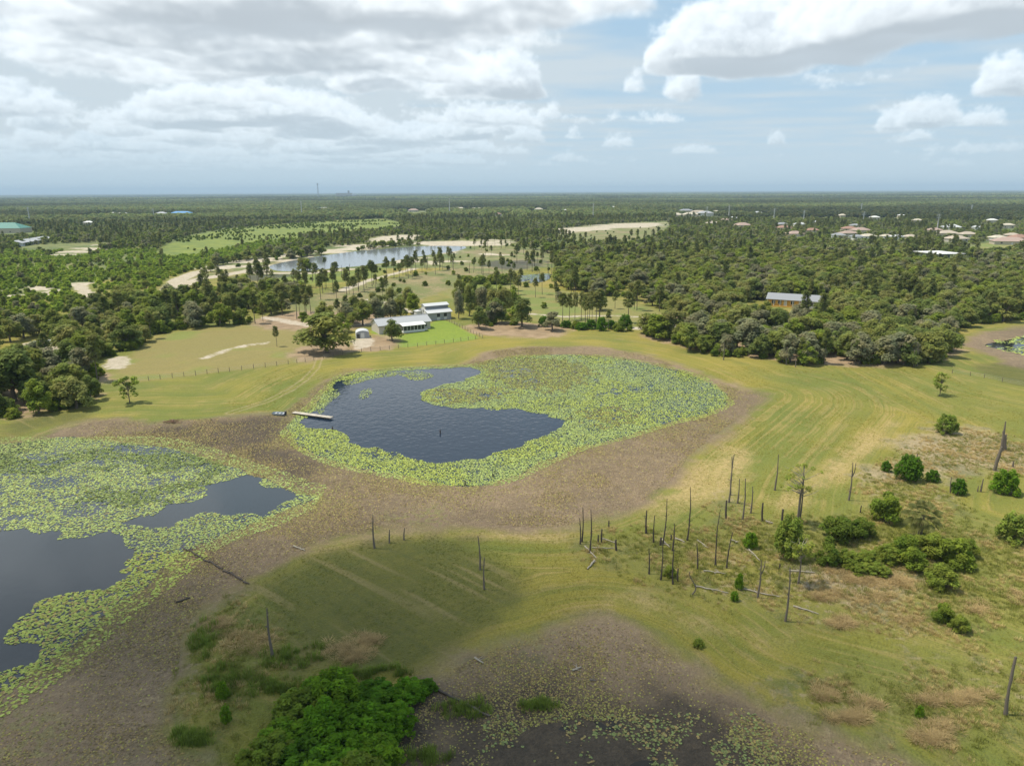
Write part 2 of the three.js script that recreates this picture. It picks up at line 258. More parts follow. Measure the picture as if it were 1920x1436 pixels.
const Z = {
  mud: [area([[-300, 818], [0, 828], [100, 804], [200, 788], [300, 788], [420, 782], [500, 776], [535, 768], [560, 745], [592, 722], [622, 708], [660, 696], [760, 687], [860, 683], [900, 668], [930, 657], [1000, 651], [1100, 651], [1180, 659], [1260, 679], [1320, 699], [1380, 725], [1448, 737], [1420, 762], [1380, 792], [1325, 832], [1285, 872], [1255, 912], [1210, 946], [1150, 972], [1080, 986], [1000, 991], [900, 986], [800, 991], [700, 1001], [640, 1012], [580, 1026], [530, 1052], [480, 1078], [430, 1105], [385, 1140], [350, 1190], [345, 1240], [320, 1290], [310, 1350], [340, 1400], [420, 1440], [420, 1600], [-800, 1600], [-900, 1000]]),
    area([[790, 1300], [855, 1245], [920, 1215], [1000, 1192], [1080, 1170], [1140, 1163], [1200, 1178], [1250, 1208], [1300, 1258], [1360, 1300], [1440, 1340], [1540, 1372], [1640, 1402], [1720, 1440], [1800, 1600], [700, 1600], [700, 1420], [760, 1360]]),
    area([[1808, 635], [1850, 622], [1930, 612], [2100, 605], [2250, 640], [2080, 710], [1920, 690], [1860, 668], [1820, 650]])],
  wet: [area([[250, 800], [420, 790], [520, 785], [560, 835], [585, 868], [560, 905], [520, 890], [440, 868], [380, 845], [300, 828], [220, 815]]), area([[900, 1260], [960, 1230], [1060, 1235], [1150, 1270], [1250, 1290], [1330, 1330], [1430, 1380], [1520, 1430], [1560, 1600], [860, 1600], [850, 1380], [860, 1300]]), area([[500, 1250], [700, 1270], [800, 1300], [820, 1400], [700, 1440], [500, 1440]])],
  lush: [area([[470, 1090], [540, 1055], [640, 1022], [760, 1005], [870, 1000], [950, 1030], [985, 1090], [960, 1150], [900, 1195], [840, 1240], [770, 1270], [680, 1275], [600, 1270], [520, 1290], [470, 1240], [460, 1160]]), area([[0, 800], [90, 770], [170, 778], [100, 800], [0, 830]]), area([[1820, 690], [1920, 680], [2000, 690], [1960, 730], [1860, 712]])],
  rough: [area([[1075, 1010], [1160, 985], [1230, 990], [1290, 985], [1360, 930], [1420, 960], [1480, 975], [1560, 960], [1600, 930], [1640, 880], [1720, 900], [1780, 930], [1840, 970], [1920, 1010], [2050, 1060], [2050, 1210], [1900, 1190], [1760, 1195], [1600, 1175], [1480, 1172], [1360, 1140], [1260, 1140], [1180, 1080], [1100, 1050]]), area([[1490, 1260], [1600, 1240], [1760, 1230], [1950, 1240], [2050, 1330], [2000, 1440], [1820, 1440], [1700, 1400], [1600, 1370], [1500, 1340]]), area([[330, 1230], [420, 1120], [500, 1150], [560, 1200], [560, 1260], [480, 1330], [480, 1440], [380, 1440], [330, 1340]])],
  dead: [area([[1640, 872], [1700, 830], [1760, 806], [1850, 806], [1930, 828], [2000, 860], [1980, 900], [1880, 890], [1800, 905], [1720, 885], [1660, 895]]), area([[1540, 1070], [1620, 1075], [1700, 1065], [1720, 1090], [1640, 1110], [1560, 1105]])],
  straw: [area([[1195, 975], [1250, 915], [1310, 868], [1380, 840], [1430, 850], [1400, 890], [1360, 925], [1300, 965], [1250, 985]]), area([[1440, 945], [1500, 905], [1560, 860], [1640, 810], [1680, 790], [1660, 830], [1610, 870], [1560, 920], [1510, 960], [1460, 960]]), area([[540, 1040], [640, 1010], [760, 996], [900, 992], [1000, 998], [1080, 1000], [1060, 1020], [960, 1012], [860, 1008], [740, 1014], [640, 1035]]), area([[1150, 1100], [1240, 1110], [1300, 1150], [1420, 1180], [1500, 1200], [1470, 1215], [1340, 1190], [1240, 1160], [1170, 1130]])],
  lawn: [area([[692, 622], [720, 616], [745, 628], [790, 618], [812, 604], [838, 602], [870, 618], [898, 634], [850, 642], [790, 648], [756, 652], [740, 645], [725, 634]])],
  pasture: [area([[190, 724], [210, 692], [245, 662], [290, 637], [350, 618], [500, 607], [545, 600], [575, 640], [596, 672], [540, 683], [430, 697], [300, 712]])],
  bare: [area([[545, 668], [575, 645], [640, 640], [660, 660], [620, 672], [570, 676]]), area([[660, 650], [680, 632], [720, 628], [756, 640], [745, 652], [700, 660]]), area([[868, 612], [930, 604], [1000, 606], [1060, 614], [1040, 628], [960, 632], [890, 626]]), area([[0, 690], [60, 680], [130, 700], [200, 690], [190, 720], [150, 760], [60, 775], [0, 780]]), area([[470, 604], [560, 585], [720, 590], [700, 612], [600, 622], [540, 620]]), area([[1200, 625], [1320, 655], [1480, 676], [1640, 686], [1780, 668], [1780, 640], [1500, 650], [1300, 630]]), area([[1230, 590], [1330, 600], [1330, 625], [1240, 622]]), area([[560, 650], [590, 648], [600, 668], [575, 680], [556, 668]])],
  sand: [area([[205, 672], [240, 668], [236, 690], [200, 692]]), strip([[384, 672], [402, 664], [425, 656], [455, 649], [500, 643]], 1.1), area([[0, 665], [60, 640], [110, 650], [90, 668], [20, 680]]), area([[660, 640], [690, 630], [700, 645], [672, 655]]), strip([[500, 596], [545, 604], [580, 610]], 2.4), area([[1235, 600], [1300, 612], [1290, 626], [1240, 620]]), strip([[640, 612], [690, 608], [715, 606]], 2.5), strip([[990, 588], [1060, 594], [1140, 592], [1240, 597]], 1.2), strip([[1140, 612], [1190, 616], [1240, 616]], 2), strip([[690, 562], [720, 568], [780, 588]], 1.6),
    strip([[580, 470], [520, 483], [440, 496], [370, 510], [335, 524], [310, 552]], 5), strip([[1000, 470], [935, 473], [880, 484], [830, 490], [700, 523], [640, 545]], 2.6), strip([[600, 474], [680, 461], [780, 456], [860, 458], [930, 452]], 16), strip([[575, 468], [650, 462], [740, 452], [800, 446], [845, 437]], 5), strip([[500, 500], [440, 513], [375, 523], [340, 535], [315, 553]], 5), area([[455, 509], [520, 492], [585, 480], [540, 491], [506, 500], [512, 512], [480, 514]]), strip([[520, 512], [580, 512], [660, 504], [720, 497], [800, 482], [870, 470]], 5), area([[690, 447], [760, 440], [800, 444], [760, 452], [700, 455]]), area([[760, 455], [850, 452], [930, 449], [935, 458], [870, 462], [800, 461]]),
    area([[100, 478], [135, 468], [178, 460], [172, 474], [130, 482]]), strip([[148, 530], [152, 542], [170, 556], [190, 565]], 3), strip([[0, 548], [60, 542], [95, 546]], 4), strip([[20, 557], [90, 552]], 3.5), area([[1020, 432], [1090, 425], [1160, 419], [1243, 418], [1230, 426], [1160, 428], [1100, 434], [1040, 436]])],
  rush: [area([[290, 476], [330, 450], [420, 430], [560, 418], [700, 411], [748, 417], [742, 432], [640, 440], [560, 447], [480, 455], [400, 472], [330, 482]]), area([[480, 520], [560, 512], [660, 507], [720, 500], [700, 520], [620, 530], [520, 533]]), area([[870, 528], [930, 520], [960, 528], [940, 540], [880, 545]])],
  tan: [area([[1060, 436], [1120, 428], [1240, 424], [1225, 440], [1150, 450], [1090, 446]]), area([[540, 575], [600, 550], [700, 530], [830, 505], [900, 495], [960, 505], [930, 520], [840, 545], [760, 570], [640, 600]]), area([[860, 470], [1000, 468], [1030, 480], [1010, 500], [930, 510], [880, 505]]), area([[560, 490], [420, 518], [360, 526], [345, 524], [440, 500], [520, 486]])],
  meadow2: [area([[830, 545], [900, 535], [960, 533], [1060, 545], [1150, 560], [1235, 580], [1240, 602], [1180, 612], [1090, 617], [1010, 606], [985, 585], [920, 575], [860, 570]]), area([[1808, 470], [1850, 455], [1905, 458], [1900, 470], [1840, 478]])],
  marsh: [area([[900, 495], [960, 487], [1010, 488], [1000, 502], [940, 506]]), area([[430, 520], [520, 514], [560, 516], [480, 528]])],
};
const LAND = 0.4;
const wsd = (x, z) => SD(PONDS, x, z);
// ground height: basins fall away inside the ponds' outlines, water stands at 0
const G2 = { x0: -240, z0: -480, n: 480 }, gN = G2.n + 1;
const hGrid = new Float32Array(gN * gN), wGrid = new Float32Array(gN * gN);
for (let j = 0; j < gN; j++) for (let i = 0; i < gN; i++) {
  const x = G2.x0 + i, z = G2.z0 + j, w = wsd(x, z) + (fbm(x * 0.16, z * 0.16, 3) - 0.5) * 2.4;
  const rim = Math.min(i, j, G2.n - i, G2.n - j), k = sst(0, 30, rim);
  let h = w > 0 ? -Math.min(1.2, w * 0.09) : Math.min(LAND, -w * 0.045);
  h += (fbm(x * 0.045 + 5, z * 0.045, 4) - 0.5) * 0.5 * sst(-1, 9, -w) + (n2(x * 0.6, z * 0.6) - 0.5) * 0.07;
  const pool = sd(pondDark, x, z); if (pool > -7) h = mix(h, h * 0.22 + (fbm(x * 0.42, z * 0.42, 3) - 0.5) * 0.42 + 0.02, sst(-7, -1, pool));
  hGrid[j * gN + i] = mix(LAND, h, k); wGrid[j * gN + i] = w;
}
function gridAt(g, x, z, out) { const fx = x - G2.x0, fz = z - G2.z0; if (fx < 0 || fz < 0 || fx >= G2.n || fz >= G2.n) return out; const i = fx | 0, j = fz | 0, u = fx - i, v = fz - j, o = j * gN + i; return (g[o] * (1 - u) + g[o + 1] * u) * (1 - v) + (g[o + gN] * (1 - u) + g[o + gN + 1] * u) * v; }
const land = (x, z) => gridAt(hGrid, x, z, LAND);
const shore = (x, z) => gridAt(wGrid, x, z, -99);

// zone fields on a 1 m grid near by and a 4 m grid farther off
function fieldsOf(x0, z0, n, step) { const f = {}; for (const k in Z) { const a = f[k] = new Float32Array(n * n); for (let j = 0; j < n; j++) for (let i = 0; i < n; i++) a[j * n + i] = Math.max(-60, SD(Z[k], x0 + i * step, z0 + j * step)); } f.x0 = x0; f.z0 = z0; f.n = n; f.step = step; return f; }
const nearF = fieldsOf(-240, -480, 241, 2), farF = fieldsOf(-1400, -2700, 401, 7);
const fld = (f, k, x, z) => { const fx = clamp((x - f.x0) / f.step, 0, f.n - 1.001), fz = clamp((z - f.z0) / f.step, 0, f.n - 1.001), i = fx | 0, j = fz | 0, u = fx - i, v = fz - j, o = j * f.n + i, a = f[k]; return (a[o] * (1 - u) + a[o + 1] * u) * (1 - v) + (a[o + f.n] * (1 - u) + a[o + f.n + 1] * u) * v; };
const zone = (k, x, z) => (x > -240 && x < 240 && z > -480 && z < 0) ? fld(nearF, k, x, z) : (x > -1400 && x < 1400 && z > -2700 && z < 100) ? fld(farF, k, x, z) : -60;

// colour of the bare ground at a point: what grows and lies there, in linear albedo
const col3 = [0, 0, 0];
const toward = (r, g, b, t) => { if (t <= 0) return; col3[0] = mix(col3[0], r, t); col3[1] = mix(col3[1], g, t); col3[2] = mix(col3[2], b, t); };
let active = null;                                                      // zones within reach of the block of texels at hand
function groundColour(x, z, f, fine) {
  const q = (k) => active[k] ? fld(f, k, x, z) : -60;
  const w1 = n2(x * 0.11, z * 0.11), w2 = n2(x * 0.43 + 9, z * 0.43), w3 = n2(x * 1.7, z * 1.7), big = fbm(x * 0.021, z * 0.021 + 3, 3), g1 = fine ? n2(x * 6.1, z * 6.1) : 0.5, g2 = fine ? n2(x * 13.3 + 4, z * 13.3) : 0.5;
  const edge = ((w1 - 0.5) * 6 + (w2 - 0.5) * 3 + (w3 - 0.5) * 1.2) * (fine ? 1 : 2.6);
  const mudD = fld(f, 'mud', x, z);
  if (f === nearF) {
    // mown grass: bands follow the way round the mud
    const lane = fine ? n2(mudD * 0.62 + w1 * 1.4, (x - z) * 0.022 + 3) : 0.5, thin = fine ? n2(mudD * 2.3 + w2, (x + z) * 0.045) : 0.5;
    const y = sst(0.25, 0.8, big * 0.55 + lane * 0.2 + w1 * 0.3);
    col3[0] = mix(0.13, 0.25, y); col3[1] = mix(0.152, 0.208, y); col3[2] = mix(0.02, 0.03, y);
    toward(0.34, 0.245, 0.085, sst(0.62, 0.9, thin * 0.6 + w2 * 0.35 + (1 - big) * 0.2) * 0.42);
    toward(0.11, 0.13, 0.022, sst(0.6, 0.85, w2 * 0.4 + (1 - lane) * 0.6) * 0.32);
    const hair = fine ? n2(mudD * 5.5 + w2 * 1.5, (x + z * 0.7) * 0.09 + 20) : 0.5; toward(0.37, 0.275, 0.105, sst(0.6, 0.86, hair * 0.7 + thin * 0.3 + (w1 - 0.5) * 0.25) * 0.26); toward(0.1, 0.115, 0.02, sst(0.62, 0.86, 1 - hair + (w3 - 0.5) * 0.3) * 0.3);
  } else {
    const y = sst(0.3, 0.7, big * 0.6 + w1 * 0.4); col3[0] = mix(0.09, 0.17, y); col3[1] = mix(0.12, 0.175, y); col3[2] = mix(0.03, 0.055, y);
  }
  if (active.pasture) { toward(0.25, 0.195, 0.07, 0.7 * sst(-2, 3, q('pasture') + edge * 0.4)); toward(0.165, 0.2, 0.035, 0.8 * sst(-2, 3, q('pasture')) * sst(0.4, 0.62, big * 0.55 + w1 * 0.45)); }
  if (active.meadow2) { toward(0.22, 0.20, 0.062, 0.8 * sst(-2, 3, q('meadow2') + edge * 0.4)); toward(0.14, 0.185, 0.035, 0.75 * sst(-2, 3, q('meadow2')) * sst(0.45, 0.65, w1 * 0.5 + big * 0.5)); }
  if (active.tan) { toward(mix(0.2, 0.3, w2), mix(0.165, 0.23, w2), mix(0.085, 0.125, w2), 0.8 * sst(-4, 4, q('tan') + edge)); toward(0.12, 0.15, 0.035, 0.8 * sst(-4, 4, q('tan')) * sst(0.36, 0.56, w1 * 0.6 + w3 * 0.4)); }
  if (active.rush || active.marsh) { toward(mix(0.1, 0.19, w1), mix(0.145, 0.22, w1), 0.026, 0.92 * sst(-5, 5, q('rush') + edge)); toward(0.05, 0.05, 0.04, 0.8 * sst(-3, 5, q('marsh') + edge)); }
  if (active.straw) { const st = sst(-2.5, 3, q('straw') + edge * 0.8); toward(mix(0.34, 0.43, g1), mix(0.25, 0.315, g1), mix(0.105, 0.135, g1), st * mix(0.45, 0.9, w3)); }
  if (active.lush) { const lu = sst(-2, 4, q('lush') + edge * 0.8); if (lu > 0) { const s = n2((x * 0.64 - z * 0.77) * 1.25 + w1, (x + z) * 0.045); toward(mix(0.07, 0.125, s * 0.6 + w3 * 0.4), mix(0.08, 0.118, s * 0.6 + w3 * 0.4), 0.016, 0.88 * lu); toward(0.26, 0.2, 0.1, 0.4 * lu * sst(0.66, 0.95, s)); } }
  if (active.rough) { const ro = sst(-3, 3, q('rough') + edge); toward(mix(0.15, 0.24, w2), mix(0.155, 0.205, w2), mix(0.035, 0.055, w2), 0.65 * ro * mix(0.6, 1, w3)); toward(0.33, 0.255, 0.15, 0.6 * ro * sst(0.62, 0.85, w1 * 0.35 + w3 * 0.65)); toward(0.06, 0.085, 0.02, 0.6 * ro * sst(0.55, 0.75, w2 * 0.6 + g1 * 0.4)); }
  if (active.dead) { const de = sst(-3, 3, q('dead') + edge * 1.4); toward(mix(0.25, 0.38, w3), mix(0.2, 0.29, w3), mix(0.13, 0.185, w3), de * 0.8); toward(0.1, 0.11, 0.04, 0.6 * de * sst(0.55, 0.8, w2)); }
  if (active.lawn) toward(mix(0.15, 0.2, w3), mix(0.22, 0.27, w3), 0.022, 0.9 * sst(-0.6, 0.8, q('lawn') + edge * 0.12));
  if (active.bare) toward(mix(0.23, 0.36, w2), mix(0.155, 0.25, w2), mix(0.1, 0.165, w2), 0.85 * sst(-3, 3, q('bare') + edge));
  const md = sst(-3.2, 2.4, mudD + edge * 0.7);
  if (md > 0) {
    // drying mud with a litter of dead lily leaves
    const r = mix(0.135, 0.26, w2 * 0.4 + sst(0.3, 0.7, big) * 0.6), t = sst(0.55, 0.8, g1 * 0.6 + g2 * 0.4 + (w3 - 0.5) * 0.3);
    let mr = r, mg = r * 0.7, mb = r * 0.45;
    mr = mix(mr, 0.34, t * 0.5); mg = mix(mg, 0.27, t * 0.5); mb = mix(mb, 0.14, t * 0.5);
    const k = sst(0.52, 0.78, g2 * 0.55 + g1 * 0.2 + (1 - w3) * 0.25); mr = mix(mr, 0.1, k * 0.6); mg = mix(mg, 0.08, k * 0.6); mb = mix(mb, 0.055, k * 0.6);
    toward(mr, mg, mb, md * 0.95);
    const green = sst(0.56, 0.75, fbm(x * 0.07 + 50, z * 0.07, 3)) * sst(0.4, 0.7, w3); toward(0.17, 0.165, 0.055, md * green * 0.55);
    const we = sst(-3, 4, q('wet') + edge * 1.3); toward(mix(0.035, 0.085, g1 * 0.5 + w3 * 0.5), mix(0.027, 0.062, g1 * 0.5 + w3 * 0.5), mix(0.019, 0.04, g1 * 0.5 + w3 * 0.5), md * we * 0.92);
  }
  if (active.sand) { const sa = sst(-1, 0.8, q('sand') + (w2 - 0.5) * (fine ? 1.6 : 5) + (w3 - 0.5) * 1.2 + (fine ? 0 : (fbm(x * 0.03, z * 0.07, 3) - 0.5) * 56)); toward(mix(0.38, 0.52, w3), mix(0.32, 0.45, w3), mix(0.24, 0.36, w3), sa * mix(0.75, 0.97, w2)); }
  if (fine) {
    if (Math.abs(x + 60) < 60 && z < -150 && z > -280) {                 // the two wheel ruts from the gate down to the shore
      const d = Math.sqrt(sdTrack(x, z)), rut = Math.exp(-(((d - 0.85) / 0.32) ** 2)); toward(0.36, 0.28, 0.17, rut * 0.6 * mix(0.5, 1, w3));
    }
    const grain = 0.78 + 0.44 * (g1 * 0.5 + g2 * 0.5); col3[0] *= grain; col3[1] *= grain; col3[2] *= grain;
  } else { const grain = 0.82 + 0.36 * w3; col3[0] *= grain; col3[1] *= grain; col3[2] *= grain; }
}
const trackLine = outline([[600, 668], [592, 690], [572, 710], [545, 730], [500, 752], [430, 775]], LAND);
function sdTrack(x, z) { let m = 1e9; for (let i = 0; i + 1 < trackLine.length; i++) m = Math.min(m, segD(x, z, trackLine[i], trackLine[i + 1])); return m; }
const enc = (v) => { v = clamp(v); return 255 * (v <= 0.0031308 ? v * 12.92 : 1.055 * Math.pow(v, 1 / 2.4) - 0.055); };
const encTab = new Uint8Array(4097).map((_, i) => Math.round(enc(i / 4096)));
function groundTexture(x0, z0, w, n, f, fine) {
  const d = new Uint8Array(n * n * 4);
  const B = 32, keys = Object.keys(Z);
  for (let bj = 0; bj < n; bj += B) for (let bi = 0; bi < n; bi += B) {
    const reach = 13 + B / n * w * 0.75 + f.step; active = {}; for (const k of keys) active[k] = fld(f, k, x0 + (bi + B / 2) / n * w, z0 + (bj + B / 2) / n * w) > -reach;
    for (let j = bj; j < bj + B; j++) for (let i = bi; i < bi + B; i++) { groundColour(x0 + (i + 0.5) / n * w, z0 + (j + 0.5) / n * w, f, fine); const o = (j * n + i) * 4; for (let k = 0; k < 3; k++) d[o + k] = encTab[clamp(col3[k]) * 4096 | 0]; d[o + 3] = 255; }
  }
  const t = new THREE.DataTexture(d, n, n, THREE.RGBAFormat); t.colorSpace = THREE.SRGBColorSpace; t.magFilter = THREE.LinearFilter; t.minFilter = THREE.LinearMipmapLinearFilter; t.generateMipmaps = true; t.needsUpdate = true; return t;
}
function reliefTexture(n, cells, seed) { const d = new Uint8Array(n * n * 4); for (let j = 0; j < n; j++) for (let i = 0; i < n; i++) { let s = 0, a = 0.5; for (let k = 0, c = cells; k < 3; k++, c *= 2, a *= 0.5) { const x = i / n * c, y = j / n * c, xf = Math.floor(x), yf = Math.floor(y); let u = x - xf, v = y - yf; u = u * u * (3 - 2 * u); v = v * v * (3 - 2 * v); const at = (p, q) => noiseTab[(((q % c) + seed) & 255) * NT + (p % c)]; s += a * ((at(xf, yf) * (1 - u) + at(xf + 1, yf) * u) * (1 - v) + (at(xf, yf + 1) * (1 - u) + at(xf + 1, yf + 1) * u) * v); } const o = (j * n + i) * 4; d[o] = d[o + 1] = d[o + 2] = clamp(s * 1.1) * 255; d[o + 3] = 255; } const t = new THREE.DataTexture(d, n, n, THREE.RGBAFormat); t.wrapS = t.wrapT = THREE.RepeatWrapping; t.magFilter = THREE.LinearFilter; t.minFilter = THREE.LinearMipmapLinearFilter; t.generateMipmaps = true; t.needsUpdate = true; return t; }
const relief = reliefTexture(512, 40, 3);
{
  // one sheet: 1 m mesh near by in two textures, then a plain out to the horizon
  const R1 = { x: -85, z: -215, w: 175 }, R2 = { x: -240, z: -480, w: 480 }, R3 = { x: -1400, z: -2700, w: 2800 };
  const pos = [], uv = [], nor = [], idx = [[], [], [], []], id = new Map();
  const vert = (x, z, R, k) => { const key = (k * 4096 + x + 1500) * 4096 + z + 3000; let v = id.get(key); if (v === undefined) { v = pos.length / 3; pos.push(x, land(x, z), z); const e = 1, hx = land(x + e, z) - land(x - e, z), hz = land(x, z + e) - land(x, z - e), l = Math.hypot(hx, 2, hz); nor.push(-hx / l, 2 / l, -hz / l); uv.push((x - R.x) / R.w, (z - R.z) / R.w); id.set(key, v); } return v; };
  const cell = (x, z, s, R, k) => { const a = vert(x, z, R, k), b = vert(x + s, z, R, k), c = vert(x + s, z + s, R, k), d = vert(x, z + s, R, k); idx[k].push(a, d, c, a, c, b); };
  const inR = (x, z, R) => x >= R.x && z >= R.z && x < R.x + R.w && z < R.z + R.w;
  for (let z = -480; z < 0; z++) for (let x = -240; x < 240; x++) { const near = inR(x, z, R1); cell(x, z, 1, near ? R1 : R2, near ? 0 : 1); }
  for (let z = -2700; z < 100; z += 20) for (let x = -1400; x < 1400; x += 20) if (!inR(x, z, R2)) cell(x, z, 20, R3, 2);
  const R4 = { x: -26000, z: -28000, w: 200 };
  for (const [x0, x1, z0, z1] of [[-26000, -1400, -28000, 3000], [1400, 26000, -28000, 3000], [-1400, 1400, -28000, -2700], [-1400, 1400, 100, 3000]]) { const v = [[x0, z0], [x0, z1], [x1, z1], [x1, z0]].map(([x, z]) => { pos.push(x, LAND, z); nor.push(0, 1, 0); uv.push((x - R4.x) / R4.w, (z - R4.z) / R4.w); return pos.length / 3 - 1; }); idx[3].push(v[0], v[1], v[2], v[0], v[2], v[3]); }
  const g = new THREE.BufferGeometry(); g.setAttribute('position', new THREE.Float32BufferAttribute(pos, 3)); g.setAttribute('normal', new THREE.Float32BufferAttribute(nor, 3)); g.setAttribute('uv', new THREE.Float32BufferAttribute(uv, 2));
  g.setIndex([].concat(...idx.map((a) => a)).length ? (() => { const all = new Uint32Array(idx.reduce((s, a) => s + a.length, 0)); let o = 0; idx.forEach((a, k) => { all.set(a, o); g.addGroup(o, a.length, k); o += a.length; }); return new THREE.BufferAttribute(all, 1); })() : null);
  const bump = (r) => { const t = relief.clone(); t.repeat.set(r, r); t.needsUpdate = true; return t; };
  const far = reliefTexture(256, 20, 40), fd = new Uint8Array(256 * 256 * 4); for (let i = 0; i < 256 * 256; i++) { const s = far.image.data[i * 4] / 255; fd[i * 4] = encTab[mix(0.04, 0.1, s) * 4096 | 0]; fd[i * 4 + 1] = encTab[mix(0.06, 0.12, s) * 4096 | 0]; fd[i * 4 + 2] = encTab[mix(0.02, 0.045, s) * 4096 | 0]; fd[i * 4 + 3] = 255; }
  const ft = new THREE.DataTexture(fd, 256, 256, THREE.RGBAFormat); ft.colorSpace = THREE.SRGBColorSpace; ft.wrapS = ft.wrapT = THREE.RepeatWrapping; ft.magFilter = THREE.LinearFilter; ft.needsUpdate = true;
  const mats = [
    new THREE.MeshStandardMaterial({ map: groundTexture(R1.x, R1.z, R1.w, 2048, nearF, true), roughness: 0.95, bumpMap: bump(30), bumpScale: 0.16 }),
    new THREE.MeshStandardMaterial({ map: groundTexture(R2.x, R2.z, R2.w, 2048, nearF, true), roughness: 0.95, bumpMap: bump(80), bumpScale: 0.16 }),
    new THREE.MeshStandardMaterial({ map: groundTexture(R3.x, R3.z, R3.w, 2048, farF, false), roughness: 1 }),
    new THREE.MeshStandardMaterial({ map: ft, roughness: 1 })];
  tag(meshOf('ground', g, mats), 'open meadow, drying mud and woodland floor reaching the horizon', 'ground', null, 'structure');
}

// ---------- water ----------
const rippleTex = reliefTexture(512, 26, 90);
function water(name, s, label, mat, y = 0, grow = 2.5) {
  const w = s.poly, n = w.length; let A = 0; for (let i = 0; i < n; i++) A += w[i][0] * w[(i + 1) % n][1] - w[(i + 1) % n][0] * w[i][1];
  const out = w.map((p, i) => { const a = w[(i + n - 1) % n], b = w[(i + 1) % n]; let dx = b[0] - a[0], dz = b[1] - a[1]; const l = Math.hypot(dx, dz) || 1, sg = A > 0 ? 1 : -1; return new THREE.Vector2(p[0] + sg * dz / l * grow, -(p[1] - sg * dx / l * grow)); });
  const g = new THREE.ShapeGeometry(new THREE.Shape(out)); g.rotateX(-Math.PI / 2);
  const p = g.attributes.position, uv = g.attributes.uv; for (let i = 0; i < p.count; i++) { uv.setXY(i, p.getX(i) / 24, p.getZ(i) / 24); p.setY(i, y); }
  const m = meshOf(name, g, mat); tag(m, label, 'water', null, 'structure'); return m;
}
const waterMat = (bump, c = [0.012, 0.016, 0.021], r = 0.06) => new THREE.MeshPhysicalMaterial({ color: lin(...c), roughness: r, ior: 1.33, specularIntensity: 1, bumpMap: rippleTex, bumpScale: bump });
water('pond_water', pondMain, 'dark rippled water of the round pond with the dock', waterMat(0.045, [0.012, 0.022, 0.04]));
water('pond_water', pondLeft, 'calm slate water of the long pond beside the mud flat', waterMat(0.006, [0.04, 0.05, 0.06], 0.06));
water('pond_water', pondDark, 'shallow blackish water of the nearly dry pool in the mud', waterMat(0.004, [0.03, 0.025, 0.018], 0.2), -0.075);
water('pond_water', pondRight, 'small lily pond at the edge of the oak wood', waterMat(0.01));
water('lake_water', lake, 'long grey borrow lake with white sandy banks', waterMat(0.008, [0.16, 0.18, 0.195], 0.12), LAND + 0.05, 0);
water('pond_water', pondLily, 'small pond with water lilies beyond the far meadow', waterMat(0.01), LAND + 0.05, 0);
// ---------- plants: a few models of each kind, then one copy per plant ----------
const leafMat = (c) => new THREE.MeshPhysicalMaterial({ color: lin(...c), roughness: 1, transmission: 0.45, thickness: 0, vertexColors: true, specularIntensity: 0.1, side: THREE.DoubleSide });
const barkMat = std(lin(0.14, 0.115, 0.09)), deadMat = std(lin(0.15, 0.125, 0.10)), paleWood = std(lin(0.33, 0.29, 0.23)), charMat = std(lin(0.075, 0.06, 0.05));
function crownOf(R, o) {                                                // o: clumps [[x,y,z,r]], leaves, a, b (leaf half sizes), flat
  const m = new MB(); let tot = 0; for (const c of o.clumps) tot += c[3] * c[3];
  for (const [cx, cy, cz, r] of o.clumps) {
    const n = Math.max(3, Math.round(o.leaves * r * r / tot)), tone = 0.78 + 0.44 * R(), warm = 0.92 + 0.18 * R();
    for (let k = 0; k < n; k++) {
      let x = R() * 2 - 1, y = R() * 2 - 1, z = R() * 2 - 1, l = Math.hypot(x, y, z); if (l > 1 || l < 0.05) { k--; continue; } x /= l; y /= l; z /= l; if (y < -0.35 && R() < 0.6) y = -y;
      const d = r * (0.62 + 0.48 * R()), s = 0.65 + 0.7 * R(), t = tone * (0.8 + 0.4 * R());
      const ch = o.chaos || 0.9; let nx = x * 0.75 + (R() - 0.5) * ch, ny = y * 0.75 + (o.up ?? 0.95) + (R() - 0.5) * ch * 0.8, nz = z * 0.75 + (R() - 0.5) * ch; const q = Math.hypot(nx, ny, nz) || 1;
      m.leaf(cx + x * d, cy + y * d * (o.flat || 0.8), cz + z * d, nx / q, ny / q, nz / q, o.a * s, o.b * s, R, [t * warm, t, t * (0.9 + 0.2 * R())]);
    }
  }
  return m.geo();
}
function bend(R, a, b, k, n = 4) { const p = [], ox = (R() - 0.5) * k, oy = (R() - 0.5) * k * 0.5, oz = (R() - 0.5) * k; for (let i = 0; i <= n; i++) { const t = i / n, s = Math.sin(t * Math.PI); p.push([mix(a[0], b[0], t) + ox * s, mix(a[1], b[1], t) + oy * s, mix(a[2], b[2], t) + oz * s]); } return p; }
const taper = (r0, r1, n = 4) => Array.from({ length: n + 1 }, (_, i) => mix(r0, r1, i / n));
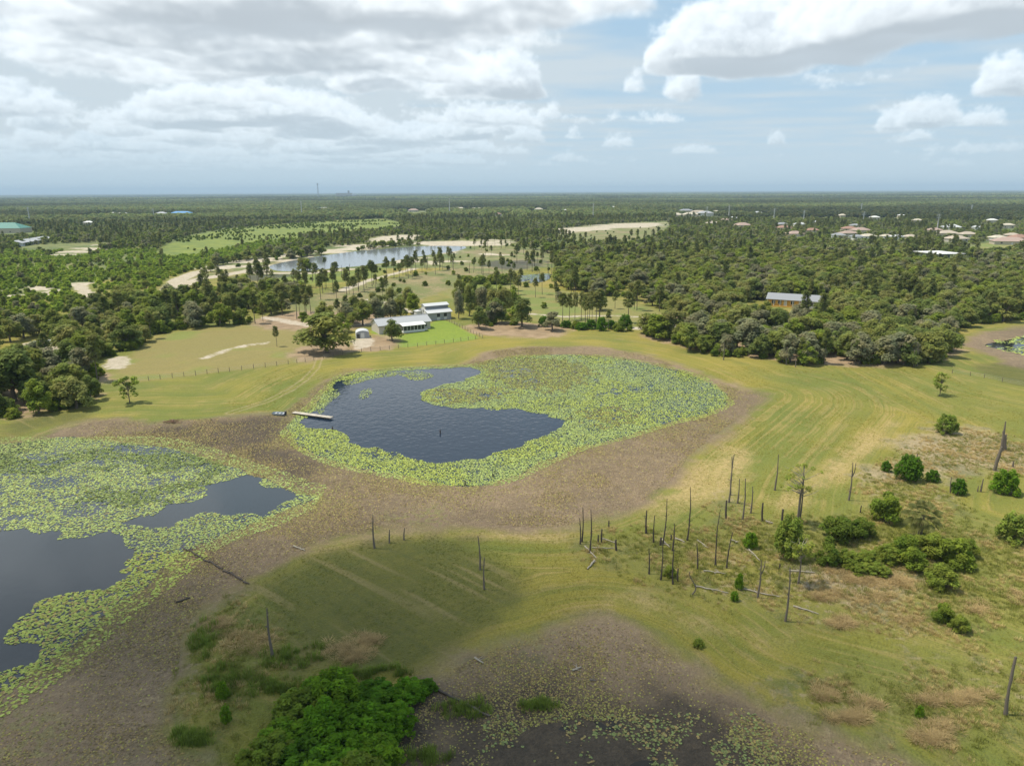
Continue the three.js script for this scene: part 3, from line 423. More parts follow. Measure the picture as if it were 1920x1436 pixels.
function oakModel(seed, leaves, a, tall = 1, n = 34) {                   // unit: 9 m high, about 10 m wide
  const R = rng32(seed), cl = [], W = 4.6, H = 9 * tall, t = new MB();
  for (let k = 0; k < n; k++) { const th = R() * 6.283, q = Math.sqrt(R()), e = R(), y = mix(0.26, 0.86, e) * H, w = W * Math.sqrt(1 - 0.72 * e * e) * (0.85 + 0.3 * Math.sin(th * 2 + seed)) * 0.86; cl.push([Math.cos(th) * q * w, y - q * 0.9, Math.sin(th) * q * w, mix(0.85, 1.55, R())]); }
  const tw = (R() - 0.5) * 0.8; t.tube(bend(R, [0, -0.3, 0], [tw, H * 0.42, tw * 0.5], 0.4), taper(0.36, 0.24), 7);
  for (let k = 0; k < 9; k++) { const c = cl[(k * 3) % n]; t.tube(bend(R, [tw * 0.7, H * (0.22 + 0.02 * k), tw * 0.3], [c[0] * 0.85, c[1], c[2] * 0.85], 0.9), taper(0.17, 0.04), 5); }
  return { crown: crownOf(R, { clumps: cl, leaves, a, b: a * 0.55, flat: 0.75 }), trunk: t.geo() };
}
function pineModel(seed, leaves, a, n = 24) {                            // unit: 13 m high, slender, open crown
  const R = rng32(seed), cl = [], t = new MB(), H = 13, lean = (R() - 0.5) * 0.6, low = mix(0.42, 0.62, R());
  t.tube(bend(R, [0, -0.3, 0], [lean, H * 0.97, 0], 0.3, 6), taper(0.19, 0.03, 6), 6);
  for (let k = 0; k < n; k++) { const e = k / (n - 1), y = mix(low, 0.98, e) * H, th = k * 2.4 + R(), r = mix(1.5, 0.7, Math.pow(e, 2)) * (0.5 + 0.7 * R()), c = [Math.cos(th) * r + lean * y / H, y + 0.3, Math.sin(th) * r, mix(0.8, 0.85, e) * (0.65 + 0.6 * R())]; cl.push(c); t.tube([[lean * y / H, y - 0.35, 0], [c[0], c[1], c[2]]], [0.05, 0.02], 4); }
  return { crown: crownOf(R, { clumps: cl, leaves, a, b: a * 0.3, flat: 0.7 }), trunk: t.geo() };
}
function shrubModel(seed, leaves, a, n = 22, open = 0) {                 // unit: 3 m high, 3.4 m wide, leafy to the ground
  const R = rng32(seed), cl = [], t = new MB();
  for (let k = 0; k < n; k++) { const th = R() * 6.283, q = Math.sqrt(R()), e = R(); const w = 1.45 * Math.sqrt(1 - Math.pow(e * 0.9, 2)); cl.push([Math.cos(th) * q * w, 0.3 + e * (open ? 2.35 + 0.5 * (R() - 0.5) : 2.1), Math.sin(th) * q * w, mix(0.38, 0.68, R()) * (1 - open * 0.35)]); }
  for (let k = 0; k < 6; k++) { const c = cl[k]; t.tube(bend(R, [(R() - 0.5) * 0.3, -0.2, (R() - 0.5) * 0.3], [c[0], c[1], c[2]], 0.3, 3), taper(0.05, 0.015, 3), 4); }
  return { crown: crownOf(R, { clumps: cl, leaves, a, b: a * 0.5, flat: open ? 1.35 : 0.85, chaos: 1.7, up: 0.55 }), trunk: t.geo() };
}
function saplingModel(seed) {                                           // unit: 5 m high young broadleaf with see-through crown
  const R = rng32(seed), cl = [], t = new MB(); t.tube(bend(R, [0, -0.2, 0], [0.1, 3.4, 0], 0.25), taper(0.09, 0.03), 6);
  for (let k = 0; k < 22; k++) { const e = R(), th = R() * 6.283, r = (0.35 + 0.65 * R()) * 1.75 * Math.sqrt(1 - Math.pow(2 * e - 1, 2) * 0.7), c = [Math.cos(th) * r, 1.3 + e * 3.5, Math.sin(th) * r, 0.3 + 0.22 * R()]; cl.push(c); t.tube([[0.03, c[1] * 0.55 + 0.3, 0], [c[0], c[1], c[2]]], [0.035, 0.012], 4); }
  return { crown: crownOf(R, { clumps: cl, leaves: 900, a: 0.2, b: 0.11, flat: 0.9 }), trunk: t.geo() };
}
const M = {
  live_oak: [1, 2, 3, 4, 5, 6].map((k) => oakModel(100 + k, 3600, 0.34, k % 3 === 0 ? 1.12 : 1)), live_oak_far: [1, 2, 3].map((k) => oakModel(150 + k, 700, 0.72, 1, 22)),
  slash_pine: [1, 2, 3, 4, 5].map((k) => pineModel(200 + k, 1900, 0.36)), slash_pine_far: [1, 2].map((k) => pineModel(250 + k, 420, 0.72, 14)),
  shrub: [1, 2, 3, 4].map((k) => shrubModel(300 + k, 3400, 0.15)), shrub_far: [1, 2].map((k) => shrubModel(350 + k, 420, 0.42, 14)), bright_shrub: [1, 2, 3, 4].map((k) => shrubModel(380 + k, 5400, 0.12, 120, 1.55)), sapling: [1, 2, 3].map((k) => saplingModel(400 + k)),
};
const unitH = { live_oak: 9, slash_pine: 13, shrub: 3, bright_shrub: 3, sapling: 5 };
const tints = {
  live_oak: [[0.225, 0.265, 0.055], [0.25, 0.28, 0.07], [0.17, 0.215, 0.055], [0.28, 0.295, 0.09], [0.265, 0.27, 0.145], [0.225, 0.285, 0.04]].map(leafMat),
  slash_pine: [[0.185, 0.215, 0.055], [0.215, 0.235, 0.07], [0.155, 0.19, 0.05]].map(leafMat),
  shrub: [[0.18, 0.245, 0.03], [0.225, 0.28, 0.042], [0.14, 0.2, 0.028]].map(leafMat),
  bright_shrub: [[0.125, 0.255, 0.014], [0.165, 0.285, 0.018], [0.095, 0.2, 0.014]].map(leafMat),
  sapling: [[0.23, 0.3, 0.05], [0.27, 0.32, 0.055]].map(leafMat), grey: [leafMat([0.3, 0.255, 0.19])],
};
const farLeaf = leafMat([1, 1, 1]);
const PR = rng32(2024);
// one plant as a thing of its own: a group at its foot, trunk and crown its parts
function plant(kind, x, z, h, w, label, category, group, opt = {}) {
  const set = M[kind], mod = set[opt.model ?? Math.floor(PR() * set.length)], ts = tints[opt.tint || kind], mt = ts[opt.shade ?? Math.floor(PR() * ts.length)];
  const g = thing(opt.name || kind, x, land(x, z), z, PR() * 6.283), s = h / unitH[kind]; g.scale.set(w || s, s, w || s);
  meshOf('trunk', mod.trunk, barkMat, g); meshOf('crown', mod.crown, mt, g); tag(g, label, category, group); return g;
}
// placed by photograph pixels: foot, height and width in pixels
function at(px, py) { const p = P(px, py, LAND); for (let k = 0; k < 3; k++) { const q = P(px, py, land(p.x, p.z)); p.x = q.x; p.z = q.z; } return p; }
function plantPx(kind, px, py, hpx, wpx, label, category, group, opt) {
  const f = at(px, py), top = topAt(f, px, py - hpx), h = top.y - land(f.x, f.z), unitW = { live_oak: 9.2, slash_pine: 4.6, shrub: 3.5, bright_shrub: 3.5, sapling: 3.9 }[kind];
  const dist = Math.hypot(f.x, f.z, EYE), w = wpx ? wpx * dist / FPX / unitW : null; return plant(kind, f.x, f.z, h, w, label, category, group, opt);
}
const keepOut = [];                                                     // circles where nothing is scattered
const near = [
  ['live_oak', 612, 662, 86, 104, 'huge spreading live oak beside the gate of the pasture fence', 'tree', { shade: 1 }],
  ['live_oak', 736, 640, 46, 44, 'dense dark oak in front of the white house porch', 'tree', { shade: 2 }],
  ['live_oak', 899, 617, 48, 42, 'round oak with dark shade under it at the corner of the lawn', 'tree', { shade: 2 }],
  ['live_oak', 978, 613, 58, 52, 'tall grey-green oak between the lawn and the far meadow', 'tree', { shade: 2 }],
  ['live_oak', 1036, 620, 38, 42, 'low oak with forked trunk standing alone on the bare soil', 'tree', { shade: 4 }],
  ['slash_pine', 519, 650, 38, 13, 'single young pine in the dry pasture', 'tree', {}],
  ['sapling', 243, 757, 52, 42, 'thin-crowned pale young tree below the pasture fence', 'tree', {}],
  ['live_oak', 72, 775, 64, 46, 'bright leafy young oak at the meadow edge', 'tree', { shade: 5 }],
  ['live_oak', 124, 748, 50, 42, 'small leaning oak on the bare soil, the bigger of a pair', 'tree', { shade: 2 }],
  ['live_oak', 170, 752, 48, 38, 'small leaning oak at the end of the pasture fence', 'tree', { shade: 2 }],
  ['live_oak', 28, 752, 110, 92, 'broad dark oak overhanging the bare soil by the meadow', 'tree', { shade: 2 }],
  ['live_oak', 84, 705, 58, 60, 'oak with a crooked bare trunk on white sand', 'tree', { shade: 4 }],
  ['sapling', 1763, 742, 44, 30, 'slender young tree alone in the mown meadow', 'tree', {}],
  ['bright_shrub', 1774, 812, 36, 40, 'loose leafy bush at the top of the dead grass patch', 'bush', { tint: 'sapling' }],
  ['slash_pine', 1178, 606, 58, 24, 'pine standing alone on the far meadow', 'tree', {}],
  ['live_oak', 1126, 582, 42, 36, 'round oak alone on the far meadow', 'tree', { shade: 1 }],
  ['bright_shrub', 1172, 614, 24, 30, 'bright bush by the sandy track in the far meadow', 'bush', {}],
  ['live_oak', 1048, 566, 20, 24, 'small dark tree by the far meadow thicket', 'tree', {}],
  ['bright_shrub', 1478, 1046, 78, 62, 'tall pale green bush among the dead trunks', 'bush', { tint: 'sapling', shade: 0 }],
  ['shrub', 1657, 976, 56, 56, 'round dark green bush standing clear above the palm', 'bush', { shade: 0 }],
  ['shrub', 1570, 1012, 46, 62, 'wide dark bush beside a drooping tuft of dead grass', 'bush', { shade: 2 }],
  ['shrub', 1620, 1008, 42, 44, 'dark bush behind the low green thicket', 'bush', { shade: 2 }],
  ['shrub', 1552, 1056, 46, 42, 'blackish bush at the tip of the low green thicket', 'bush', { shade: 2 }],
  ['shrub', 1692, 1046, 46, 52, 'dark bush at the foot of the palm', 'bush', { shade: 0 }],
  ['shrub', 1714, 1068, 44, 46, 'round bush below the palm, apart from the long clump', 'bush', { shade: 0 }],
  ['shrub', 1742, 1040, 44, 60, 'wide bush right beside the palm trunk', 'bush', { shade: 1 }],
  ['shrub', 1782, 1058, 58, 62, 'largest dark bush of the long clump past the palm', 'bush', { shade: 0 }],
  ['shrub', 1812, 1044, 36, 36, 'last small bush of the long clump past the palm', 'bush', { shade: 1 }],
  ['shrub', 1767, 1100, 44, 54, 'solitary round bush like a clipped ball', 'bush', { shade: 1, model: 1 }],
  ['shrub', 1770, 1168, 42, 34, 'taller of two touching small bushes on the rough grass', 'bush', { shade: 0 }],
  ['shrub', 1798, 1182, 30, 32, 'smaller of two touching small bushes on the rough grass', 'bush', { shade: 1 }],
  ['bright_shrub', 1703, 900, 46, 52, 'two-headed green bush at the edge of the dead grass patch', 'bush', { shade: 2 }],
  ['bright_shrub', 1884, 924, 46, 46, 'round bright bush below the tall broken snag', 'bush', { shade: 1 }],
  ['bright_shrub', 1797, 926, 30, 28, 'small narrow bush beside a grey stake', 'bush', { shade: 2 }],
  ['bright_shrub', 1748, 902, 22, 26, 'low bush on the slope of the dead grass patch', 'bush', { shade: 2 }],
  ['bright_shrub', 1662, 884, 20, 20, 'tiny bush beside rusty dead grass', 'bush', { shade: 2 }],
  ['bright_shrub', 1900, 1016, 54, 54, 'yellow-green bush on the bank by the mown track', 'bush', { tint: 'sapling' }],
  ['bright_shrub', 1407, 1026, 28, 30, 'bright sprout of leaves around a dark stump', 'bush', { shade: 1 }],
  ['bright_shrub', 1386, 1104, 30, 18, 'narrow bright bush between fallen pale poles', 'bush', { shade: 1 }],
  ['bright_shrub', 1377, 1126, 18, 18, 'tiny bright bush under the fallen pale poles', 'bush', { shade: 1 }],
  ['bright_shrub', 1724, 1344, 22, 16, 'tiny bright seedling bush in the tall dry grass', 'bush', { shade: 1 }],
  ['bright_shrub', 418, 1312, 34, 24, 'small bright bush on the mud margin, upper of two', 'bush', { shade: 1 }],
  ['bright_shrub', 424, 1356, 36, 22, 'small bright bush on the mud margin, lower of two', 'bush', { shade: 1 }],
  ['bright_shrub', 1310, 1212, 13, 24, 'faint small bush on the mown strip below the snags', 'bush', { tint: 'shrub', shade: 1 }],
  ['shrub', 1255, 1080, 20, 26, 'low green bush among the tight group of snags', 'bush', { shade: 1 }],
];
for (const [k, px, py, h, w, label, cat, opt] of near) if (label) { const g = plantPx(k, px, py, h, w, label, cat, null, opt); keepOut.push([g.position.x, g.position.z, k === 'live_oak' ? 4 : 1.5]); }
// the bright thicket on the mud and the low green thicket by the palm
for (const [px, py, h, w] of [[560, 1345, 75, 105], [630, 1325, 70, 110], [700, 1322, 62, 105], [765, 1312, 50, 80], [540, 1410, 85, 120], [612, 1398, 85, 120], [684, 1388, 85, 120], [738, 1372, 70, 90], [505, 1455, 80, 120], [572, 1462, 95, 130], [642, 1452, 95, 130], [704, 1438, 85, 110], [520, 1530, 100, 140], [604, 1535, 100, 140], [680, 1515, 95, 130], [590, 1300, 30, 60], [800, 1296, 26, 44]])
  plantPx('bright_shrub', px, py, h * (0.55 + 0.4 * PR()), w, 'vivid green shrub in the dense thicket on the dark mud', 'bush', 'vivid shrubs of the mud thicket', PR() < 0.25 ? { tint: 'shrub', shade: 0 } : { shade: Math.floor(PR() * 3) });
for (const [px, py, h, w] of [[1590, 1058, 26, 50], [1625, 1062, 28, 55], [1660, 1052, 30, 55], [1645, 1075, 18, 50], [1610, 1072, 18, 45]])
  plantPx('bright_shrub', px, py, h, w, 'low leafy shrub of the flat green thicket beside the palm', 'bush', 'low shrubs beside the palm', { tint: 'shrub', shade: 1 });
for (const [px, py, h, w] of [[860, 598, 62, 26], [880, 592, 60, 30], [905, 588, 58, 34], [925, 592, 60, 36], [945, 598, 62, 38], [890, 578, 56, 30], [915, 576, 54, 32], [940, 582, 54, 34], [962, 590, 54, 34], [862, 580, 60, 28]])
  plantPx('live_oak', px, py, h, w, 'tall tree in the close grove behind the barn', 'tree', 'grove behind the barn', { name: 'grove_tree' });
for (const [px, py, h, w] of [[650, 606, 44, 46], [680, 610, 50, 50], [705, 604, 46, 44], [732, 600, 46, 40], [752, 596, 44, 36], [775, 588, 44, 34], [664, 592, 42, 40], [700, 588, 44, 40], [735, 582, 44, 36], [765, 576, 44, 30], [640, 622, 40, 40]])
  plantPx('live_oak', px, py, h, w, 'broad tree in the row sheltering the white house', 'tree', 'trees sheltering the white house', { name: 'shelter_tree' });
for (const [px, py, h, w] of [[1078, 598, 48, 14], [1090, 600, 52, 15], [1102, 600, 50, 14], [1110, 604, 56, 15], [1118, 606, 58, 22], [1125, 600, 44, 14]])
  plantPx('slash_pine', px, py, h, w, 'slim pine in the small stand on the far meadow', 'tree', 'pine stand on the far meadow', { name: 'stand_pine' });
for (const [px, py, h, w] of [[1108, 617, 18, 26], [1128, 620, 26, 24], [1020, 612, 20, 26], [1146, 616, 16, 22], [1062, 614, 14, 26], [1090, 618, 14, 30]])
  plantPx('bright_shrub', px, py, h, w, 'leafy bush along the overgrown ditch at the meadow edge', 'bush', 'bushes along the ditch', {});
for (const [px, py, h, w] of [[880, 530, 14, 34], [900, 532, 16, 36], [925, 532, 18, 36], [945, 533, 20, 34], [868, 528, 12, 26]])
  plantPx('bright_shrub', px, py, h, w, 'yellow-green willow bush beside the small lily pond', 'bush', 'willow bushes beside the small lily pond', { tint: 'sapling' });

// ---------- woods: scattered over the land outside the clearings ----------
const openLand = [area([[-800, 1700], [-800, 850], [0, 792], [100, 774], [185, 760], [192, 722], [212, 692], [248, 664], [293, 638], [350, 619], [420, 613], [500, 608], [545, 601], [590, 612], [700, 601], [800, 599], [850, 597], [880, 613], [1000, 613], [1090, 618], [1190, 626], [1240, 640], [1320, 668], [1400, 675], [1480, 684], [1560, 690], [1640, 688], [1700, 690], [1780, 680], [1800, 650], [1808, 622], [1900, 604], [2100, 600], [2400, 700], [2600, 1700]]),
  area([[690, 640], [700, 600], [780, 580], [850, 580], [905, 632]])];
const sparse = [area([[715, 502], [755, 472], [880, 453], [965, 452], [965, 492], [900, 502], [800, 512]]), area([[300, 566], [335, 532], [420, 512], [520, 516], [640, 508], [760, 488], [870, 466], [950, 474], [960, 490], [830, 506], [640, 540], [560, 552], [470, 545], [380, 548]]), area([[545, 600], [556, 566], [640, 530], [830, 500], [960, 478], [1040, 480], [1045, 530], [1100, 552], [1240, 582], [1246, 604], [1090, 617], [850, 598], [700, 600]])];
const lowScrub = [area([[-400, 610], [0, 585], [180, 574], [330, 562], [430, 546], [350, 512], [560, 458], [300, 470], [0, 470], [-400, 480]]), area([[-400, 700], [0, 640], [90, 620], [170, 590], [190, 560], [150, 530], [0, 540], [-400, 560]]), area([[-300, 545], [0, 535], [140, 525], [240, 525], [330, 500], [470, 478], [560, 458], [540, 445], [300, 470], [0, 470], [-300, 480]])];
const bareLots = [area([[1040, 440], [1100, 426], [1248, 415], [1244, 440], [1160, 460], [1080, 452]])];
const housesAt = [];                                                     // filled by the builders below, read by the scatter
function inFrame(x, z, h) { _v.set(x, h, z).applyMatrix4(camera.matrixWorldInverse); if (_v.z > -1) return false; const a = _v.x / -_v.z * FPX, b = _v.y / -_v.z * FPX; return Math.abs(a) < 1010 && Math.abs(b) < 760; }
camera.matrixWorldInverse.copy(camera.matrixWorld).invert();
function scatterWoods() {
  const R = rng32(555), list = [];
  const wedge = (x, z) => Math.abs(Math.atan2(x, -z)) < 0.76;
  const walk = (d0, d1, step, fn) => { for (let z = -d1; z < -d0 * 0.6; z += step) for (let x = z * 0.98; x < -z * 0.98; x += step) { const px = x + (R() - 0.5) * step * 0.95, pz = z + (R() - 0.5) * step * 0.95, d = Math.hypot(px, pz); if (d < d0 || d >= d1 || !wedge(px, pz)) continue; fn(px, pz, d); } };
  const place = (x, z, d) => {
    for (const [a, b, r] of keepOut) if ((x - a) ** 2 + (z - b) ** 2 < r * r) return;
    for (const [a, b, r] of housesAt) if ((x - a) ** 2 + (z - b) ** 2 < r * r) return;
    if (d < 520 && (shore(x, z) > -3 || zone('mud', x, z) > -2)) return;
    if (d < 480 && SD(openLand, x, z) > -1.2) return;
    if (SD(LAKES, x, z) > -3 || zone('sand', x, z) > -2.5) return;
    if (SD(bareLots, x, z) > 0) { if (R() < 0.035) list.push(['shrub', x, z, 2]); return; }
    const sz = 0.68 + 0.62 * R();
    if (zone('rush', x, z) > 0) { if (fbm(x * 0.02, z * 0.02, 2) > 0.52 && R() < 0.5) list.push(['shrub', x, z, 2.4 * sz]); return; }
    if (zone('tan', x, z) > 0 || (d < 900 && SD(sparse, x, z) > 0)) { const q = R(), cl = fbm(x * 0.035 + 7, z * 0.035, 2); if (q < 0.24 * sst(0.42, 0.62, cl)) list.push(['slash_pine', x, z, 10.5 * sz]); else if (q > 0.92) list.push(['shrub', x, z, 2.6 * sz]); return; }
    if (zone('meadow2', x, z) > -2 || zone('lawn', x, z) > -3) return;
    const wet = SD(lowScrub, x, z);
    if (wet > 0) { const q = R(); if (q < 0.7) list.push(['shrub', x, z, 2.8 * sz, 1.55]); else if (q < 0.77) list.push(['live_oak', x, z, 4.6 * sz]); else if (q < 0.79) list.push(['slash_pine', x, z, 8.5 * sz]); return; }
    if (x < -62 && d < 470 && R() < 0.3) { if (R() < 0.6) list.push(['shrub', x, z, 2.6 * sz, 1.2]); return; }
    const kindN = fbm(x * 0.012 + 31, z * 0.012, 3), q = R();
    if (fbm(x * 0.017 + 80, z * 0.017, 2) < 0.2) { if (q < 0.3) list.push(['shrub', x, z, 2.8 * sz]); return; }
    if (q < mix(0.03, 0.34, sst(0.48, 0.68, kindN))) list.push(['slash_pine', x, z, 10.5 * sz]);
    else if (q < 0.92) list.push(['live_oak', x, z, (d > 640 ? 6.0 : 8.1) * sz]); else list.push(['shrub', x, z, 3.1 * sz]);
  };
  walk(150, 520, 5.6, place); walk(300, 760, 4.3, (x, z) => { if (SD(lowScrub, x, z) > 2 && SD(LAKES, x, z) < -3 && zone('sand', x, z) < -2.5 && zone('rush', x, z) < 0 && fbm(x * 0.03, z * 0.03, 2) > 0.33) list.push(['shrub', x, z, 1.6 + 1.3 * R(), 1.6]); }); walk(150, 420, 3.4, (x, z) => { const o = SD(openLand, x, z); if (o > -1.5 || o < -7 || R() < 0.35 || shore(x, z) > -3 || zone('mud', x, z) > -2 || zone('lawn', x, z) > -6 || zone('sand', x, z) > -2 || SD(sparse, x, z) > 0 || zone('meadow2', x, z) > -1) return; for (const h of housesAt) if ((x - h[0]) ** 2 + (z - h[1]) ** 2 < h[2] ** 2) return; list.push(['shrub', x, z, 1.6 + 2.4 * R()]); }); walk(520, 1350, 6.6, place);
  return list;
}
function buildWoods() {
  const list = scatterWoods(), kinds = { live_oak: [], slash_pine: [], shrub: [] };
  for (const t of list) kinds[t[0]].push(t);
  const info = { live_oak: ['rounded green live oak of the unbroken wood around the meadow', 'tree', 'oaks of the surrounding wood', 260], slash_pine: ['slender open-crowned pine standing among the wood and clearings', 'tree', 'pines of the surrounding wood', 200], shrub: ['low dense shrub of the scrubland around the wood', 'bush', 'shrubs of the surrounding scrub', 260] };
  const wood = new THREE.Group(); wood.name = 'woodland'; tag(wood, 'farther woodland of oak, pine and scrub stretching to the houses', 'woodland', null, 'stuff'); scene.add(wood);
  const c = new THREE.Color(), mt = new THREE.Matrix4(), qt = new THREE.Quaternion(), up = new THREE.Vector3(0, 1, 0), R = rng32(99);
  for (const k in kinds) {
    const seen = kinds[k].filter((t) => inFrame(t[1], t[2], t[3] * 0.7)).sort((a, b) => Math.hypot(a[1], a[2]) / a[3] - Math.hypot(b[1], b[2]) / b[3]), own = new Set(seen.slice(0, info[k][3]));
    for (const t of own) {
      const shade = Math.floor(R() * tints[k].length), where = t[1] > 45 ? ['in the wood around the yellow house', 'yellow house wood'] : t[1] < -62 ? ['in the wood and scrub beyond the dry pasture', 'pasture wood'] : ['between the white house and the lake', 'lake side'];
      const tone = { live_oak: ['mid-green', 'olive', 'dark green', 'light olive', 'grey-green', 'fresh green'], slash_pine: ['mid-green', 'light', 'dark'], shrub: ['mid-green', 'light green', 'dark green'] }[k][shade];
      plant(k, t[1], t[2], t[3], null, `${tone} ${{ live_oak: 'rounded oak', slash_pine: 'slender open-crowned pine', shrub: 'low dense shrub' }[k]} ${where[0]}`, info[k][1], `${tone} ${{ live_oak: 'oaks', slash_pine: 'pines', shrub: 'shrubs' }[k]} of the ${where[1]}`, { shade });
    }
    const rest = kinds[k].filter((t) => !own.has(t)), sets = [[M[k], rest.filter((t) => Math.hypot(t[1], t[2]) < 560)], [M[k + '_far'], rest.filter((t) => Math.hypot(t[1], t[2]) >= 560)]];
    for (const [models, ts] of sets) models.forEach((mod, m) => {
      const mine = ts.filter((_, i) => i % models.length === m); if (!mine.length) return;
      const crowns = new THREE.InstancedMesh(mod.crown, farLeaf, mine.length), trunks = new THREE.InstancedMesh(mod.trunk, barkMat, mine.length); crowns.name = 'crown'; trunks.name = 'trunk';
      mine.forEach((t, i) => {
        const s = t[3] / unitH[k]; qt.setFromAxisAngle(up, R() * 6.283); mt.compose(new THREE.Vector3(t[1], land(t[1], t[2]), t[2]), qt, new THREE.Vector3(s * (0.9 + 0.25 * R()), s, s)); crowns.setMatrixAt(i, mt); trunks.setMatrixAt(i, mt);
        const ts2 = tints[k], b = ts2[Math.floor(R() * ts2.length)].color, v = (0.8 + 0.4 * R()) * (t[4] || 1); c.setRGB(b.r * v, b.g * v, b.b * v); crowns.setColorAt(i, c);
      });
      lit(crowns); lit(trunks); wood.add(crowns); wood.add(trunks);
    });
  }
  // beyond: patches of low-detail trees, 70 m and then 320 m across
  const patch = (seed, size, n, r, leaves, tall) => { const Q = rng32(seed), m = new MB(); for (let k = 0; k < n; k++) { const x = (Q() - 0.5) * size, z = (Q() - 0.5) * size, rr = r * (0.6 + 0.7 * Q()), y = tall * (0.5 + 0.55 * Q()), tone = 0.65 + 0.7 * Q(), warm = 0.85 + 0.3 * Q();
    for (let i = 0; i < leaves; i++) { let a = Q() * 6.283, e = Q() * 1.5 - 0.5, h = Math.sqrt(Math.max(0.02, 1 - e * e)), t = tone * (0.8 + 0.4 * Q()); const nx = Math.cos(a) * h + (Q() - 0.5) * 0.8, ny = e + 0.3, nz = Math.sin(a) * h + (Q() - 0.5) * 0.8, l = Math.hypot(nx, ny, nz); m.leaf(x + Math.cos(a) * h * rr, y + e * rr * 0.7, z + Math.sin(a) * h * rr, nx / l, ny / l, nz / l, rr * 0.62, rr * 0.45, Q, [t * warm, t, t]); } } return m.geo(); };
  const FR = rng32(31);
  const far = (geos, size, d0, d1, ok, name) => { const spots = geos.map(() => []); for (let z = -d1; z < -d0 * 0.6; z += size * 0.9) for (let x = z * 0.9; x < -z * 0.9; x += size * 0.9) { const d = Math.hypot(x, z); if (d < d0 || d >= d1 || !ok(x, z, d)) continue; spots[Math.floor(FR() * geos.length)].push([x + (FR() - 0.5) * size * 0.3, z + (FR() - 0.5) * size * 0.3]); }
    geos.forEach((g, k) => { const im = new THREE.InstancedMesh(g, farLeaf, spots[k].length); im.name = name; spots[k].forEach(([x, z], i) => { qt.setFromAxisAngle(up, Math.floor(FR() * 4) * Math.PI / 2 + (FR() - 0.5) * 0.3); const s = 0.85 + 0.35 * FR(); mt.compose(new THREE.Vector3(x, LAND, z), qt, new THREE.Vector3(1, s, 1)); im.setMatrixAt(i, mt); const n = fbm(x / 900, z / 420, 3), v = mix(0.5, 1.25, sst(0.3, 0.72, n)); c.setRGB(0.17 * v, 0.2 * v, 0.065 * v); im.setColorAt(i, c); }); lit(im); wood.add(im); }); };
  far([1, 2, 3, 4].map((k) => patch(700 + k, 70, 84, 4.2, 26, 7.5)), 64, 1350, 4600, (x, z) => { for (const [a, b, r] of housesAt) if ((x - a) ** 2 + (z - b) ** 2 < (r + 26) ** 2) return false; return zone('sand', x, z) < -20 && zone('rush', x, z) < -20 && !(fbm(x / 260 + 3, z / 130, 2) > 0.74) && !(x < -900 && z < -2950 && z > -3120 && x < -1500); }, 'tree_patch');
  far([1, 2, 3].map((k) => patch(800 + k, 330, 420, 9, 12, 8)), 300, 4600, 27000, (x, z) => !(x < -2900 && z < -6800 && z > -9800), 'tree_patch');
}
// ---------- lily pads: floating leaves too many to count, one mass per pond ----------
const padGeo = (() => { const m = new MB(), n = 9; const c = m.v(0, 0.0, 0, 0, 1, 0); const ring = []; for (let k = 0; k <= n; k++) { const t = 0.28 + k / n * (6.283 - 0.56), r = 0.92 + 0.08 * Math.sin(k * 2.1); ring.push(m.v(Math.cos(t) * r, 0.05, Math.sin(t) * r, 0, 1, 0)); } for (let k = 0; k < n; k++) m.tri(c, ring[k + 1], ring[k]); return m.geo(); })();
const padMat = new THREE.MeshPhysicalMaterial({ color: 0xffffff, roughness: 0.5, specularIntensity: 0.6, side: THREE.DoubleSide });
function instanced(name, geo, mat, spots, label, category) {             // spots: [x, y, z, scale, turn, tiltx, tiltz, r, g, b, yscale?]
  const im = lit(new THREE.InstancedMesh(geo, mat, spots.length)), q = new THREE.Quaternion(), e = new THREE.Euler(), m = new THREE.Matrix4(), c = new THREE.Color(); im.name = numbered(name);
  spots.forEach((s, i) => { e.set(s[5], s[4], s[6], 'YXZ'); q.setFromEuler(e); m.compose(new THREE.Vector3(s[0], s[1], s[2]), q, new THREE.Vector3(s[3], s[3] * (s[10] || 1), s[3])); im.setMatrixAt(i, m); c.setRGB(s[7], s[8], s[9]); im.setColorAt(i, c); });
  tag(im, label, category, null, 'stuff'); scene.add(im); return im;
}
const box2 = (s) => { sd(s, 0, 0); return s.bb; };
